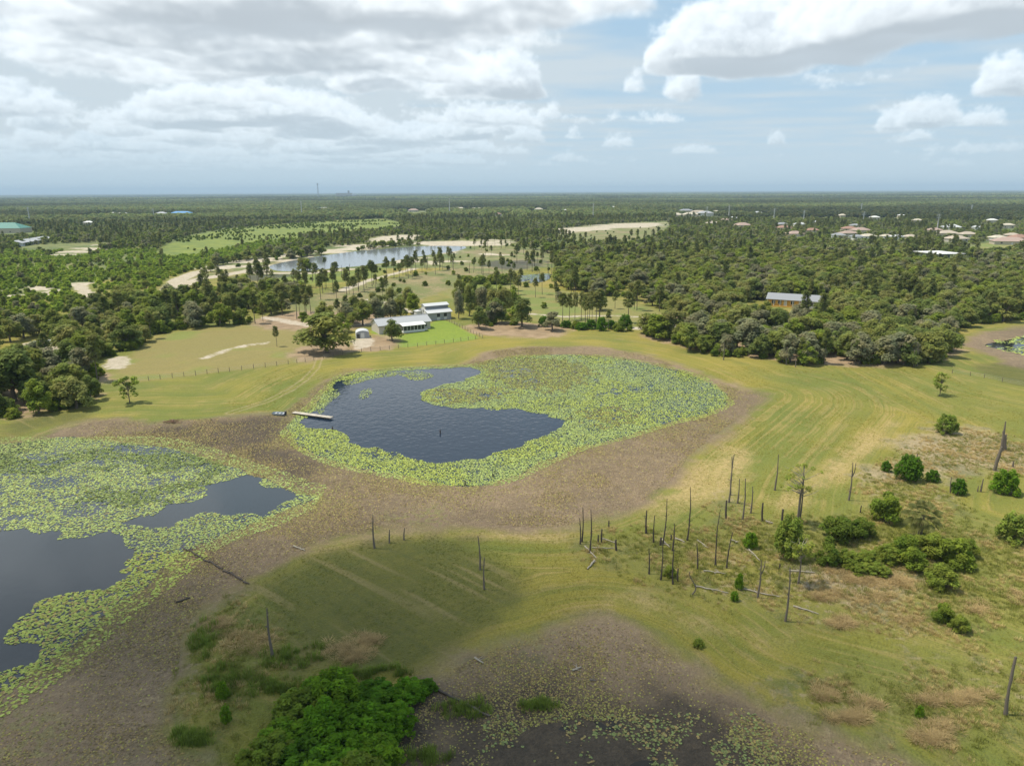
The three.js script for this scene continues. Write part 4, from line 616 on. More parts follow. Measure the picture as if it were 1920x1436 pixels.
{
  const R = rng32(808);
  const openMain = [area([[624, 718], [650, 712], [700, 704], [760, 694], [860, 690], [900, 694], [885, 704], [850, 718], [812, 728], [785, 737], [788, 748], [830, 762], [900, 765], [960, 768], [1010, 775], [1043, 786], [1040, 800], [1010, 820], [960, 840], [910, 857], [850, 866], [790, 866], [740, 856], [700, 843], [665, 833], [655, 815], [630, 805], [590, 802], [566, 792], [590, 775], [610, 755], [618, 738]], 0)];
  const olive = [area([[820, 735], [900, 728], [960, 735], [900, 752], [840, 752]], 0), area([[900, 680], [960, 672], [1060, 676], [1110, 700], [1060, 730], [960, 725], [920, 705]], 0), area([[1090, 780], [1160, 765], [1180, 785], [1120, 800]], 0)];
  const clear2 = [area([[1140, 668], [1240, 686], [1330, 722], [1360, 748], [1300, 780], [1220, 790], [1190, 765], [1280, 740], [1240, 725], [1190, 705]], 0)];
  const tufts = [area([[752, 700], [790, 696], [815, 706], [780, 713]], 0), area([[670, 742], [690, 728], [700, 735], [680, 750]], 0), area([[600, 760], [625, 735], [642, 738], [622, 752], [600, 775]], 0), area([[640, 718], [670, 704], [740, 698], [750, 702], [690, 712], [660, 722]], 0)];
  const fill = (s, per, f) => { const b = box2(s), out = []; const n = Math.round((b[1] - b[0]) * (b[3] - b[2]) * per); for (let i = 0; i < n; i++) { const x = mix(b[0], b[1], R()), z = mix(b[2], b[3], R()), d = sd(s, x, z); const t = f(x, z, d); if (t) out.push(t); } return out; };
  let level = 0.012; const padAt = (x, z, size, c, tilt = 0.22) => { const v = 0.75 + 0.5 * R(), w = 0.9 + 0.2 * R(), g = land(x, z); return [x, Math.max(level, g + 0.02) + R() * 0.05, z, size * (0.4 + 0.9 * R()), R() * 6.283, (R() - 0.5) * tilt * 2, (R() - 0.5) * tilt * 2, c[0] * v * w, c[1] * v, c[2] * v]; };
  const G = [0.31, 0.36, 0.065], OL = [0.2, 0.175, 0.045], PALE = [0.29, 0.35, 0.1], DRY = [0.29, 0.215, 0.075], BR = [0.19, 0.135, 0.07];
  const main = fill(pondMain, 30, (x, z, d) => {
    if (d < -2.2) return null; const n = fbm(x * 0.22, z * 0.22, 3), n1 = fbm(x * 0.6 + 8, z * 0.6, 2), o = SD(openMain, x, z) + (n - 0.5) * 5;
    const lo = fbm(x * 0.075 + 21, z * 0.11, 3); let p = 0.9 * sst(0.24, 0.5, n1 * 0.4 + n * 0.4 + lo * 0.25 + 0.02); if (o > 0) p = 0; if (d < 0) p *= 0.5;
    if (SD(clear2, x, z) > (n - 0.5) * 6) p *= 0.72;
    if (o > 0 && SD(tufts, x, z) + (n - 0.5) * 2.5 > 0) p = 0.4;
    if (R() > p) return null;
    const ol = SD(olive, x, z) + (n1 - 0.5) * 12 > 0; return padAt(x, z, 0.145, ol ? (R() < 0.55 ? OL : G) : R() < 0.15 + 0.8 * sst(0.42, 0.6, lo) ? PALE : G, 0.3);
  });
  instanced('lily_pads', padGeo, padMat, main, 'mat of yellow-green lily pads ringing the open water by the dock', 'lily pads');
  const openLeft = [area([[235, 980], [290, 962], [345, 944], [395, 912], [440, 898], [475, 892], [512, 912], [560, 932], [512, 956], [440, 972], [400, 972], [380, 964], [330, 976], [280, 986]], 0), area([[-400, 1010], [0, 993], [60, 998], [100, 994], [140, 1008], [200, 1000], [236, 1020], [258, 1042], [230, 1060], [222, 1090], [160, 1112], [100, 1126], [50, 1145], [18, 1166], [14, 1195], [60, 1206], [76, 1222], [40, 1245], [0, 1258], [-200, 1340], [-400, 1360]], 0)];
  const darkBand = [area([[-200, 870], [0, 856], [180, 846], [320, 850], [430, 884], [330, 880], [180, 872], [0, 890]], 0), area([[150, 930], [300, 915], [380, 905], [330, 930], [200, 950]], 0)];
  const thin = [area([[60, 905], [130, 892], [150, 905], [90, 920]], 0), area([[210, 838], [300, 836], [330, 848], [240, 850]], 0), area([[120, 950], [200, 940], [190, 960], [130, 968]], 0)];
  const left = fill(pondLeft, 22, (x, z, d) => {
    if (d < -4) return null; if (x < -125) return null; const n = fbm(x * 0.25 + 3, z * 0.25, 3), n1 = fbm(x * 0.7 + 8, z * 0.7, 2), o = SD(openLeft, x, z) + (n - 0.5) * 5; if (o > 0) return null;
    let p = 0.8 * sst(0.25, 0.5, n1 * 0.5 + n * 0.5 + 0.05); if (SD(thin, x, z) + (n - 0.5) * 3 > 0) p *= 0.35; if (d < 0) p *= 0.5; if (R() > p) return null;
    const nearer = z > -92; if (!nearer && SD(darkBand, x, z) + (n - 0.5) * 14 > 0 && R() < 0.75) return padAt(x, z, 0.2, [0.13, 0.17, 0.035], 0.3); return padAt(x, z, nearer ? 0.195 : 0.16, nearer ? (R() < 0.2 ? DRY : G) : R() < 0.12 ? OL : PALE, nearer ? 0.2 : 0.14);
  });
  instanced('lily_pads', padGeo, padMat, left, 'broad raft of pale green lily pads over the long pond', 'lily pads');
  level = -0.06; const dark = fill(pondDark, 26, (x, z, d) => { if (d < -5) return null; const n = fbm(x * 0.3 + 13, z * 0.3, 3); if (R() > 0.55 * sst(0.34, 0.6, n) * (d < 0 ? 0.7 : 1)) return null; return padAt(x, z, 0.14, R() < 0.35 ? DRY : [0.2, 0.23, 0.07], 0.3); });
  instanced('lily_pads', padGeo, padMat, dark, 'scattered small lily pads in the blackish shallow pool', 'lily pads');
  level = 0.012; const rp = fill(pondRight, 2.4, (x, z, d) => { if (d < -2) return null; const n = fbm(x * 0.1, z * 0.2, 3); return R() < 0.7 * sst(0.36, 0.55, n) ? padAt(x, z, 0.4, R() < 0.4 ? PALE : G, 0.25) : null; });
  instanced('lily_pads', padGeo, padMat, rp, 'lily pads on the small pond at the edge of the oak wood', 'lily pads');
  const lp = fill(pondLily, 1.0, (x, z, d) => d > 0 && R() < 0.7 * sst(0.42, 0.6, fbm(x * 0.08, z * 0.2, 3)) ? [x, LAND + 0.09, z, 0.5, R() * 6, 0, 0, 0.2, 0.27, 0.12] : null);
  instanced('lily_pads', padGeo, padMat, lp, 'lily pads on the small pond beyond the far meadow', 'lily pads');
  // dead and dying leaves stranded on the mud, thick along the water and thinning out
  const litter = [];
  for (let i = 0; i < 1500000 && litter.length < 110000; i++) {
    const x = mix(-95, 75, R()), z = mix(-245, -45, R()); if (zone('mud', x, z) < 0.5) continue; const w = -shore(x, z); if (w < -0.5) continue; if (!inFrame(x, z, 0)) continue;
    const n = fbm(x * 0.13 + 60, z * 0.13, 3), bandN = Math.exp(-w / 6); if (R() > 0.10 + 0.9 * bandN * sst(0.3, 0.6, n) + 0.55 * sst(0.52, 0.7, n)) continue;
    const q = R(), c = q < 0.08 + 0.55 * bandN ? [0.3, 0.28, 0.07] : q < 0.62 ? DRY : BR, v = 0.6 + 0.6 * R();
    litter.push([x, land(x, z) + 0.025, z, 0.05 + 0.08 * R(), R() * 6.283, (R() - 0.5) * 0.9, (R() - 0.5) * 0.9, c[0] * v, c[1] * v, c[2] * v]);
  }
  instanced('stranded_leaves', padGeo, std(0xffffff, 0.85, { side: THREE.DoubleSide }), litter, 'dry yellow and brown lily leaves stranded on the mud flat', 'leaf litter');
}
// ---------- rough grass ----------
const bladeMat = new THREE.MeshPhysicalMaterial({ color: 0xffffff, roughness: 0.9, transmission: 0.3, thickness: 0, side: THREE.DoubleSide, specularIntensity: 0.1 });
function tuftGeo(seed, n, spread, lean, w = 0.04) { const R = rng32(seed), m = new MB(); for (let k = 0; k < n; k++) { const a = R() * 6.283, r = spread * Math.sqrt(R()), x = Math.cos(a) * r, z = Math.sin(a) * r, h = 0.55 + 0.45 * R(), la = a + (R() - 0.5) * 1.5, lx = Math.cos(la) * lean * (0.3 + R()), lz = Math.sin(la) * lean * (0.3 + R()), px = -Math.sin(la) * w, pz = Math.cos(la) * w; const mid = [x + lx * 0.35, h * 0.62, z + lz * 0.35], tip = [x + lx, h, z + lz]; const C = [mid[0] + px * 0.7, mid[1], mid[2] + pz * 0.7], D = [mid[0] - px * 0.7, mid[1], mid[2] - pz * 0.7]; m.blade([x - px, 0, z - pz], [x + px, 0, z + pz], C, D); m.blade(D, C, tip); } return m.geo(); }
{
  const R = rng32(4242), green = [], tan = [], mown = [];
  const tb = (a, b) => Math.round(mix(a, b, R()));
  const bb = [-40, 130, -190, -50];
  for (let i = 0; i < 210000; i++) {
    const x = mix(bb[0], bb[1], R()), z = mix(bb[2], bb[3], R()); if (!inFrame(x, z, 0.3)) continue; const ro = zone('rough', x, z), de = zone('dead', x, z), n = fbm(x * 0.12, z * 0.12, 3), n1 = fbm(x * 0.35 + 4, z * 0.35, 3); if (ro < -1 && de < -1) continue; if (shore(x, z) > -1) continue;
    const dry = sst(0.45, 0.6, n1 * 0.6 + n * 0.4) * 0.8 + (de > 0 ? 0.35 : 0), v = 0.75 + 0.5 * R();
    if (R() < 0.3 || R() > sst(-2, 7, Math.max(ro, de) + (n1 - 0.5) * 14)) continue;
    if (R() < dry) tan.push([x, land(x, z) - 0.03, z, mix(0.2, 0.5, R() * n1 * 1.6), R() * 6.283, 0, 0, 0.52 * v, 0.4 * v, 0.18 * v]);
    else green.push([x, land(x, z) - 0.03, z, mix(0.18, 0.5, R()), R() * 6.283, 0, 0, 0.25 * v, 0.265 * v, 0.06 * v]);
  }
  // tall dead tussocks lying over with the wind, where the photograph shows them
  const tus = [];
  for (const [px, py, wx, wy, k] of [[1565, 1118, 55, 14, 40], [1625, 1086, 60, 10, 50], [1680, 1092, 40, 12, 40], [1580, 1168, 40, 14, 34], [1650, 1118, 40, 10, 26], [1545, 1302, 36, 14, 30], [1622, 1318, 36, 12, 30], [1590, 1345, 50, 14, 36], [1770, 1312, 60, 12, 50], [1826, 1306, 40, 12, 30], [1745, 1385, 40, 18, 36], [1765, 1362, 40, 12, 26], [1640, 1070, 90, 8, 50], [1560, 1070, 40, 8, 20], [655, 1222, 60, 26, 60], [690, 1200, 30, 16, 24], [470, 1210, 60, 30, 40], [420, 1170, 40, 20, 24], [1840, 1140, 40, 14, 20], [1700, 1160, 60, 12, 16], [1330, 1040, 40, 20, 14], [1905, 1120, 30, 20, 14]])
    for (let i = 0; i < k; i++) { const f = at(px + (R() + R() - 1) * wx, py + (R() + R() - 1) * wy), v = 0.8 + 0.4 * R(); tus.push([f.x, land(f.x, f.z) - 0.05, f.z, 0.42 + 0.4 * R(), R() * 6.283, 0.15 * (R() - 0.5), 0.2 * R(), 0.48 * v, 0.36 * v, 0.175 * v, 0.6]); }
  instanced('dead_grass', tuftGeo(2, 70, 0.75, 1.1, 0.025), bladeMat, tus, 'tall straw-coloured tussocks of dead grass bent by the wind', 'grass');
  instanced('dry_grass', tuftGeo(3, 22, 0.6, 0.5), bladeMat, tan, 'thin tan grass over the rough ground among the snags', 'grass');
  instanced('green_grass', tuftGeo(4, 22, 0.7, 0.4), bladeMat, green, 'short green weeds over the rough ground among the snags', 'grass');
  // tufts left standing by the mower over the meadow and the green bank
  for (let i = 0; i < 190000; i++) { const x = mix(-70, 120, R()), z = mix(-200, -52, R()); if (!inFrame(x, z, 0.2) || zone('mud', x, z) > -1.5 || zone('rough', x, z) > 0) continue; const lu = zone('lush', x, z) > 0, n = fbm(x * 0.2 + 70, z * 0.2, 3); if (R() > 0.15 + 0.75 * sst(0.35, 0.65, n)) continue; const v = 0.75 + 0.5 * R(), y = R(); mown.push([x, land(x, z) - 0.03, z, mix(0.08, 0.2, R()), R() * 6.283, 0, 0, (lu ? 0.15 : mix(0.26, 0.4, y)) * v, (lu ? 0.175 : mix(0.26, 0.33, y)) * v, (lu ? 0.026 : mix(0.04, 0.085, y)) * v]); }
  instanced('meadow_grass', tuftGeo(5, 20, 0.9, 0.5), bladeMat, mown, 'short mown yellow-green grass of the meadow around the ponds', 'grass');
  // reedy growth along the shaded margin of the thicket
  const reed = []; for (const [px, py, wx, wy, k] of [[357, 1385, 45, 20, 70], [1010, 1325, 40, 12, 40], [870, 1330, 60, 20, 50], [520, 1290, 60, 20, 60], [430, 1280, 70, 40, 70], [380, 1200, 30, 40, 40], [800, 1420, 50, 20, 40], [700, 1262, 90, 12, 50], [545, 1235, 70, 30, 60]]) for (let i = 0; i < k; i++) { const f = at(px + (R() + R() - 1) * wx, py + (R() + R() - 1) * wy), v = 0.7 + 0.5 * R(); reed.push([f.x, land(f.x, f.z) - 0.05, f.z, 0.45 + 0.5 * R(), R() * 6.283, 0, 0, 0.2 * v, 0.27 * v, 0.045 * v]); }
  instanced('reeds', tuftGeo(6, 26, 0.5, 0.35), bladeMat, reed, 'dark green reedy clumps on the mud around the vivid thicket', 'reeds');
}
// ---------- dead trees ----------
function snag(px, py, tx, ty, label, o = {}) {
  const f = at(px, py), y0 = land(f.x, f.z), top = topAt(f, tx, ty), R = rng32(px * 7 + py * 13), h = top.y - y0, dist = Math.hypot(f.x, f.z, EYE - y0);
  const g = thing('dead_tree', f.x, y0, f.z), r = (o.r || 4.2) * 0.66 * dist / FPX / 2, dx = top.x - f.x, dz = top.z - f.z, n = 8, pts = [], rad = [], sg = R() > 0.5 || o.bend ? 1 : -1;
  for (let i = 0; i <= n; i++) { const t = i / n, k = (o.bend || 0.05) * h * Math.sin(t * Math.PI * (o.bend ? 1.6 : 1)) * (R() * 0.3 + 0.7); pts.push([dx * t + k * sg * 0.5, -0.2 + (h + 0.2) * t, dz * t + (R() - 0.5) * 0.06]); rad.push(mix(r * 1.15, r * (o.tip || 0.45), t) * (0.85 + 0.3 * R()) * (i === 0 ? 1.3 : 1)); }
  const m = new MB(); m.tube(pts, rad, 7); m.build('trunk', o.mat || deadMat, g);
  const stubs = o.stubs ?? Math.round(h * 0.8); for (let k = 0; k < stubs; k++) { const t = 0.3 + 0.65 * R(), i = Math.floor(t * n), p = pts[i], a = R() * 6.283, l = 0.15 + 0.4 * R(); new MB().tube([[p[0], p[1], p[2]], [p[0] + Math.cos(a) * l, p[1] + 0.1 + 0.25 * R(), p[2] + Math.sin(a) * l]], [r * 0.35, r * 0.12], 5).build('branch_stub', o.mat || deadMat, g); }
  if (o.fork) new MB().tube([[pts[5][0], pts[5][1], pts[5][2]], [pts[6][0] + 0.35, pts[6][1] + 0.1, pts[6][2]], [pts[8][0] + 0.5, pts[8][1] - 0.1, pts[8][2]]], [r * 0.7, r * 0.55, r * 0.3], 6).build('fork', deadMat, g);
  tag(g, label, 'dead tree', 'dead trunks standing on the meadow'); return g;
}
const tallL = 'tall thin bare dead trunk in the standing group on the rough grass', shortL = 'short broken dead trunk in the standing group on the rough grass', dryL = 'dead trunk on the straw-coloured mown slope';
for (const [a, b, c, d, o] of [[1106, 1035, 1108, 955], [1217, 1076, 1217, 1028], [1239, 1087, 1243, 1021], [1262, 1095, 1264, 1031], [1308, 1067, 1307, 1020], [1342, 1061, 1351, 955, { tip: 0.3 }], [1363, 1065, 1374, 998], [1289, 1013, 1295, 913, { tip: 0.3 }], [1243, 1020, 1251, 935, { tip: 0.35 }], [1261, 1033, 1265, 982], [1212, 1000, 1213, 957, { r: 6 }], [1226, 1017, 1228, 966], [1088, 1020, 1087, 972], [1091, 1016, 1093, 951]]) snag(a, b, c, d, tallL, { mat: charMat, ...o });
for (const [a, b, c, d, o] of [[1122, 1018, 1122, 1003], [1128, 1017, 1129, 992], [1142, 988, 1142, 976], [1156, 1032, 1155, 1012, { r: 6 }], [1239, 1022, 1240, 1008, { r: 6 }], [1271, 1090, 1272, 1066], [1362, 973, 1363, 938, { r: 5 }], [1430, 977, 1431, 943, { r: 5 }], [1467, 985, 1469, 955, { r: 6 }], [1462, 1066, 1463, 1057], [1614, 961, 1616, 948, { r: 3 }], [1258, 1012, 1259, 1003]]) snag(a, b, c, d, shortL, { mat: charMat, stubs: 1, tip: 0.8, ...o });
for (const [a, b, c, d] of [[1367, 942, 1373, 856], [1370, 928, 1377, 852], [1383, 944, 1387, 898], [1393, 974, 1398, 897], [1408, 962, 1412, 912], [1453, 919, 1460, 852]]) snag(a, b, c, d, dryL);
snag(1592, 938, 1600, 867, 'dead trunk with a notched top and side stubs standing apart', { stubs: 9, fork: true });
snag(1297, 1115, 1300, 1072, 'crooked S-shaped dead stem leaning over the grass', { bend: 0.32, r: 4 });
snag(1421, 1121, 1428, 1050, 'forked dead trunk beside a long fallen pole', { fork: true, r: 5 });
snag(1473, 1165, 1482, 1064, 'knobbly dead trunk with a flat branch at its top', { stubs: 14, r: 5.5 });
snag(1866, 882, 1880, 838, 'lower half of the tall broken snag in the dead grass', { r: 7, stubs: 2, tip: 0.9 });
snag(1880, 846, 1887, 790, 'pointed weathered snag rising from the dead grass patch', { r: 8, tip: 0.25 });
snag(1885, 844, 1886, 815, 'thick broken stump touching the pointed snag', { r: 8, stubs: 1, tip: 0.8 });
snag(1900, 878, 1901, 865, 'small stump below the pointed snag', { r: 5, stubs: 0 });
snag(1840, 922, 1845, 898, 'leaning stake beside the round bright bush', { r: 4, stubs: 1 });
snag(1834, 922, 1836, 911, 'short stake beside the leaning stake', { r: 3, stubs: 0 });
snag(1783, 924, 1785, 894, 'grey leaning stake beside a narrow bush', { r: 3, stubs: 2 });
snag(1721, 858, 1721, 850, 'short stake at the two-headed bush', { r: 3, stubs: 0 });
snag(1887, 1340, 1906, 1232, 'lone weathered pole-like trunk by the mown track', { r: 7, stubs: 6, tip: 0.7 });
snag(511, 1230, 500, 1140, 'dead trunk with one leafy tuft near the thicket', { r: 7, stubs: 8 });
snag(702, 1028, 699, 965, 'tallest of three dead trunks at the mud edge', { r: 5 });
snag(730, 1018, 730, 993, 'middle stump of three dead trunks at the mud edge', { r: 5, stubs: 1 });
snag(757, 1012, 758, 990, 'thin end stump of three dead trunks at the mud edge', { r: 5, stubs: 1 });
snag(900, 1068, 896, 1005, 'upper of two dead trunks alone on the green bank', { r: 5 });
snag(908, 1105, 908, 1045, 'lower of two dead trunks alone on the green bank', { r: 5 });
for (const [a, b, c, d] of [[708, 852, 708, 842], [755, 866, 755, 858], [783, 872, 783, 864], [825, 822, 825, 806], [1018, 828, 1018, 819], [872, 910, 872, 901], [924, 895, 924, 887], [1062, 806, 1062, 800], [838, 800, 838, 792], [623, 812, 623, 800]]) snag(a, b, c, d, 'dark drowned stump poking out of the round pond', { mat: charMat, r: 4.5, stubs: 0, tip: 0.7 }).userData.group = 'drowned stumps in the pond';
for (const [a, b, c, d] of [[640, 520, 640, 497], [655, 514, 655, 494], [770, 512, 770, 488], [800, 505, 801, 480], [850, 508, 850, 484], [880, 512, 881, 492], [905, 520, 905, 494], [930, 515, 930, 498], [1002, 500, 1002, 480], [1028, 512, 1028, 488], [585, 528, 585, 505], [560, 520, 560, 500], [620, 512, 620, 494], [500, 517, 500, 500], [1012, 530, 1012, 508], [1035, 528, 1035, 500]]) snag(a, b, c, d, 'thin dead trunk in the marsh between the lake and the far meadow', { r: 1.8, stubs: 1 }).userData.group = 'dead trunks in the marsh';
for (const [a, b, c, d] of [[1357, 675, 1358, 640], [1475, 684, 1477, 650], [1492, 688, 1493, 668], [1720, 686, 1722, 640], [1714, 688, 1716, 655]]) snag(a, b, c, d, 'bare dead trunk at the edge of the oak wood', { r: 2.6, stubs: 3 }).userData.group = 'dead trunks at the wood edge';
// the two half-dead trees that still carry leaves
function sparseTree(px, py, tx, ty, twin, label, lo, hi, wpx) {
  const g = snag(px, py, tx, ty, label, { r: 4.2, stubs: 2, tip: 0.4 }), f = g.position, R = rng32(px), top = topAt({ x: f.x, z: f.z }, tx, ty), h = top.y - f.y, w = wpx * Math.hypot(f.x, f.z, EYE) / FPX; g.name = numbered('half_dead_tree'); taken.set('dead_tree', taken.get('dead_tree'));
  if (twin) new MB().tube([[-0.35, -0.2, 0.2], [-0.3, h * 0.5, 0.1], [0, h * 0.82, 0]], [0.2, 0.15, 0.08], 7).build('second_trunk', deadMat, g);
  const cl = []; for (let k = 0; k < 30; k++) { const a = R() * 6.283, r = w * (0.25 + 0.75 * R()), y = h * mix(lo, hi, R()), b = [Math.cos(a) * r + (top.x - f.x) * 0.8, y, Math.sin(a) * r * 0.6]; new MB().tube(bend(R, [(top.x - f.x) * 0.7, y - h * 0.16, 0], b, 0.4, 3), taper(0.06, 0.015, 3), 4).build('branch', paleWood, g); if (R() < 0.75) cl.push([b[0], b[1], b[2], 0.3 + 0.25 * R()]); }
  meshOf('leaves', crownOf(R, { clumps: cl, leaves: 900, a: 0.14, b: 0.08 }), tints.sapling[1], g); g.userData.category = 'tree'; delete g.userData.group;
}
sparseTree(1499, 982, 1508, 872, true, 'twin-trunked half-dead tree with thin leafy twigs at its top', 0.62, 1, 42);
sparseTree(1497, 1095, 1504, 1020, false, 'slim half-dead tree with a see-through yellowish crown', 0.7, 1.15, 26);
// ---------- fallen poles ----------
function log(a, b, c, d, wpx, label, mat = paleWood) {
  const p = at(a, b), q = at(c, d), dist = Math.hypot(p.x, p.z, EYE), r = wpx * dist / FPX / 2, L = Math.hypot(q.x - p.x, q.z - p.z), g = thing('fallen_trunk', p.x, land(p.x, p.z), p.z, 0), R = rng32(a + b), pts = [], rad = [];
  for (let i = 0; i <= 6; i++) { const t = i / 6, x = mix(p.x, q.x, t), z = mix(p.z, q.z, t); pts.push([x - p.x + (R() - 0.5) * L * 0.05, land(x, z) - g.position.y + r * 0.9 + 0.1 * t * (1 - t), z - p.z + (R() - 0.5) * L * 0.05]); rad.push(r * mix(1, 0.55, t)); }
  new MB().tube(pts, rad, 7).build('trunk', mat, g); for (let k = 0; k < 3; k++) { const i = 2 + Math.floor(R() * 4), s = pts[i], an = R() * 6.283; new MB().tube([s, [s[0] + Math.cos(an) * 0.7, s[1] + 0.12, s[2] + Math.sin(an) * 0.7]], [r * 0.4, r * 0.15], 5).build('branch', mat, g); }
  tag(g, label, 'log', 'fallen trunks lying on the ground');
}
for (const [a, b, c, d, w] of [[1097, 1025, 1117, 1047, 3], [1115, 1052, 1102, 1068, 4], [1111, 1028, 1152, 1029, 2.4], [1130, 1011, 1155, 1019, 2.6], [1307, 1013, 1328, 1028, 2.4], [1320, 1071, 1362, 1077, 3], [1305, 1100, 1365, 1112, 3], [1394, 1105, 1462, 1121, 3], [1488, 1137, 1535, 1152, 3], [1400, 1026, 1425, 1052, 3], [1371, 1013, 1384, 1018, 3], [1480, 1071, 1530, 1075, 3], [1436, 978, 1450, 982, 3], [1266, 1010, 1284, 1017, 3], [1241, 1012, 1255, 1027, 3]]) log(a, b, c, d, w, 'pale bleached pole lying in the rough grass among the snags');
log(550, 1025, 572, 1033, 3, 'pale broken pole lying on the mud flat'); log(890, 1235, 906, 1245, 4, 'short pale pole on the dark mud below the green bank'); log(1073, 1259, 1090, 1252, 4, 'short pale log in the middle of the dark mud'); log(330, 1131, 356, 1122, 4, 'dark rotten log on the brown mud flat', charMat);
log(822, 1296, 872, 1322, 5, 'dark crooked log running out of the vivid thicket', charMat); log(872, 1322, 918, 1344, 5, 'dark rotten log end with pale bark on the wet mud', deadMat); log(1105, 1275, 1118, 1278, 3, 'small twiggy log on the dark mud', deadMat);
for (let k = 0; k < 12; k++) log(318 + k * 12.5, 1014 + k * 6.9 + (k % 3 - 1) * 2, 329 + k * 12.5, 1021 + k * 6.8, 3.2, 'dark waterlogged pole in the line crossing the mud flat', charMat);
log(1465, 678, 1497, 642, 5, 'bleached uprooted trunk leaning at the edge of the wood'); 
// brush pile on the meadow
{ const f = at(322, 792), g = thing('brush_pile', f.x, land(f.x, f.z), f.z), R = rng32(6); for (let k = 0; k < 26; k++) { const a = R() * 6.283, r = R() * 2.2, l = 0.8 + R() * 1.2, b = R() * 6.283, y = 0.15 + 0.5 * (1 - r / 2.4) * R(); new MB().tube([[Math.cos(a) * r - Math.cos(b) * l / 2, y, Math.sin(a) * r * 0.6 - Math.sin(b) * l / 2], [Math.cos(a) * r + Math.cos(b) * l / 2, y + 0.25 * R(), Math.sin(a) * r * 0.6 + Math.sin(b) * l / 2]], [0.07, 0.04], 5).build('branch', std(lin(0.2, 0.12, 0.075)), g); } tag(g, 'reddish-brown heap of cut branches on the meadow edge', 'brush pile'); }
{ const f = at(1516, 1106), g = thing('dead_bush', f.x, land(f.x, f.z), f.z), R = rng32(61); new MB().tube([[0, -0.1, 0], [0.1, 0.3, 0]], [0.06, 0.05], 6).build('stem', deadMat, g); for (let k = 0; k < 40; k++) { const a = R() * 6.283, e = 0.15 + R() * 1.1, l = 0.8 + R() * 0.8; new MB().tube(bend(R, [0.1, 0.1 + 0.2 * R(), 0], [Math.cos(a) * Math.cos(e) * l * 1.2, 0.2 + Math.sin(e) * l, Math.sin(a) * Math.cos(e) * l], 0.4, 3), taper(0.025, 0.008, 3), 4).build('twig', paleWood, g); } tag(g, 'leafless grey-brown bush by a leaning trunk', 'bush'); }
// ---------- cabbage palm ----------
{
  const f = at(1722, 1012), g = thing('cabbage_palm', f.x, land(f.x, f.z), f.z), R = rng32(71), H = 3.0; g.scale.setScalar(1.3); new MB().tube(bend(R, [0, -0.2, 0], [0.15, H, 0], 0.2, 6), taper(0.26, 0.22, 6), 9).build('trunk', deadMat, g);
  const green = leafMat([0.3, 0.31, 0.11]), dry = leafMat([0.34, 0.26, 0.15]);
  for (let k = 0; k < 34; k++) {                                        // each frond: a stalk and a fan of folded blades
    const dead = k >= 24, th = k * 2.39996, e = dead ? -0.9 - 0.4 * R() : mix(1.3, -0.8, Math.pow(k / 24, 0.9)), dir = [Math.cos(th) * Math.cos(e), Math.sin(e), Math.sin(th) * Math.cos(e)], L = dead ? 0.7 : 1.0 + 0.3 * R(), b = [0.15 + dir[0] * L, H + dir[1] * L, dir[2] * L];
    const m = new MB(), side = [-Math.sin(th), 0, Math.cos(th)], t = 0.8 + 0.4 * R(); m.tube([[0.15, H, 0], b], [0.03, 0.02], 4, [t, t, t]);
    for (let i = -6; i <= 6; i++) { const a = i / 6 * 1.35, l = (dead ? 0.8 : 1.15) * (1 - 0.25 * Math.abs(i) / 6), ca = Math.cos(a), sa = Math.sin(a), drop = 0.45 * l * l, tip = [b[0] + (dir[0] * ca + side[0] * sa) * l, b[1] + dir[1] * ca * l - drop, b[2] + (dir[2] * ca + side[2] * sa) * l], mid = [b[0] + (dir[0] * ca + side[0] * sa) * l * 0.5, b[1] + dir[1] * ca * l * 0.5 - drop * 0.15 + 0.04, b[2] + (dir[2] * ca + side[2] * sa) * l * 0.5], w = 0.07, ox = (-dir[0] * sa + side[0] * ca) * w, oz = (-dir[2] * sa + side[2] * ca) * w; m.blade(b, [mid[0] + ox, mid[1], mid[2] + oz], tip, [mid[0] - ox, mid[1], mid[2] - oz], [t, t, t]); }
    m.build(dead ? 'dead_frond' : 'frond', dead ? dry : green, g);
  }
  tag(g, 'cabbage palm with drooping dead fronds rising from dark bushes', 'palm');
}
// ---------- buildings ----------
const W = { white: std(lin(0.62, 0.62, 0.6), 0.7), metal: std(lin(0.5, 0.51, 0.52), 0.55), roofGrey: std(lin(0.36, 0.37, 0.38), 0.6), grey: std(lin(0.34, 0.35, 0.37), 0.8), dark: std(lin(0.03, 0.033, 0.038), 0.25), yellow: std(lin(0.62, 0.36, 0.07), 0.8), slate: std(lin(0.25, 0.26, 0.28), 0.85), beige: std(lin(0.5, 0.46, 0.4), 0.85), wood: std(lin(0.5, 0.44, 0.36), 0.85), post: std(lin(0.17, 0.135, 0.1), 0.9), cream: std(lin(0.48, 0.43, 0.34), 0.8), tile: std(lin(0.29, 0.17, 0.125), 0.85), pinkTile: std(lin(0.34, 0.25, 0.21), 0.85), tan: std(lin(0.4, 0.34, 0.27), 0.85), blue: std(lin(0.08, 0.25, 0.5), 0.6), teal: std(lin(0.06, 0.2, 0.165), 0.65), conc: std(lin(0.5, 0.5, 0.48), 0.8), brown: std(lin(0.22, 0.16, 0.12), 0.85) };
const clearView = (x, z, r, len) => { const L = Math.hypot(x, z); for (let s = 0; s <= len; s += r * 0.8) housesAt.push([x * (1 - s / L), z * (1 - s / L), r]); };
function facade(name, a, b, c, d) { const p = at(a, b), q = at(c, d), L = Math.hypot(q.x - p.x, q.z - p.z), g = thing(name, p.x, land((p.x + q.x) / 2, (p.z + q.z) / 2), p.z, Math.atan2(-(q.z - p.z), q.x - p.x)); return [g, L]; }
const bx = (name, m, g, ...b) => new MB().box(...b).build(name, m, g);
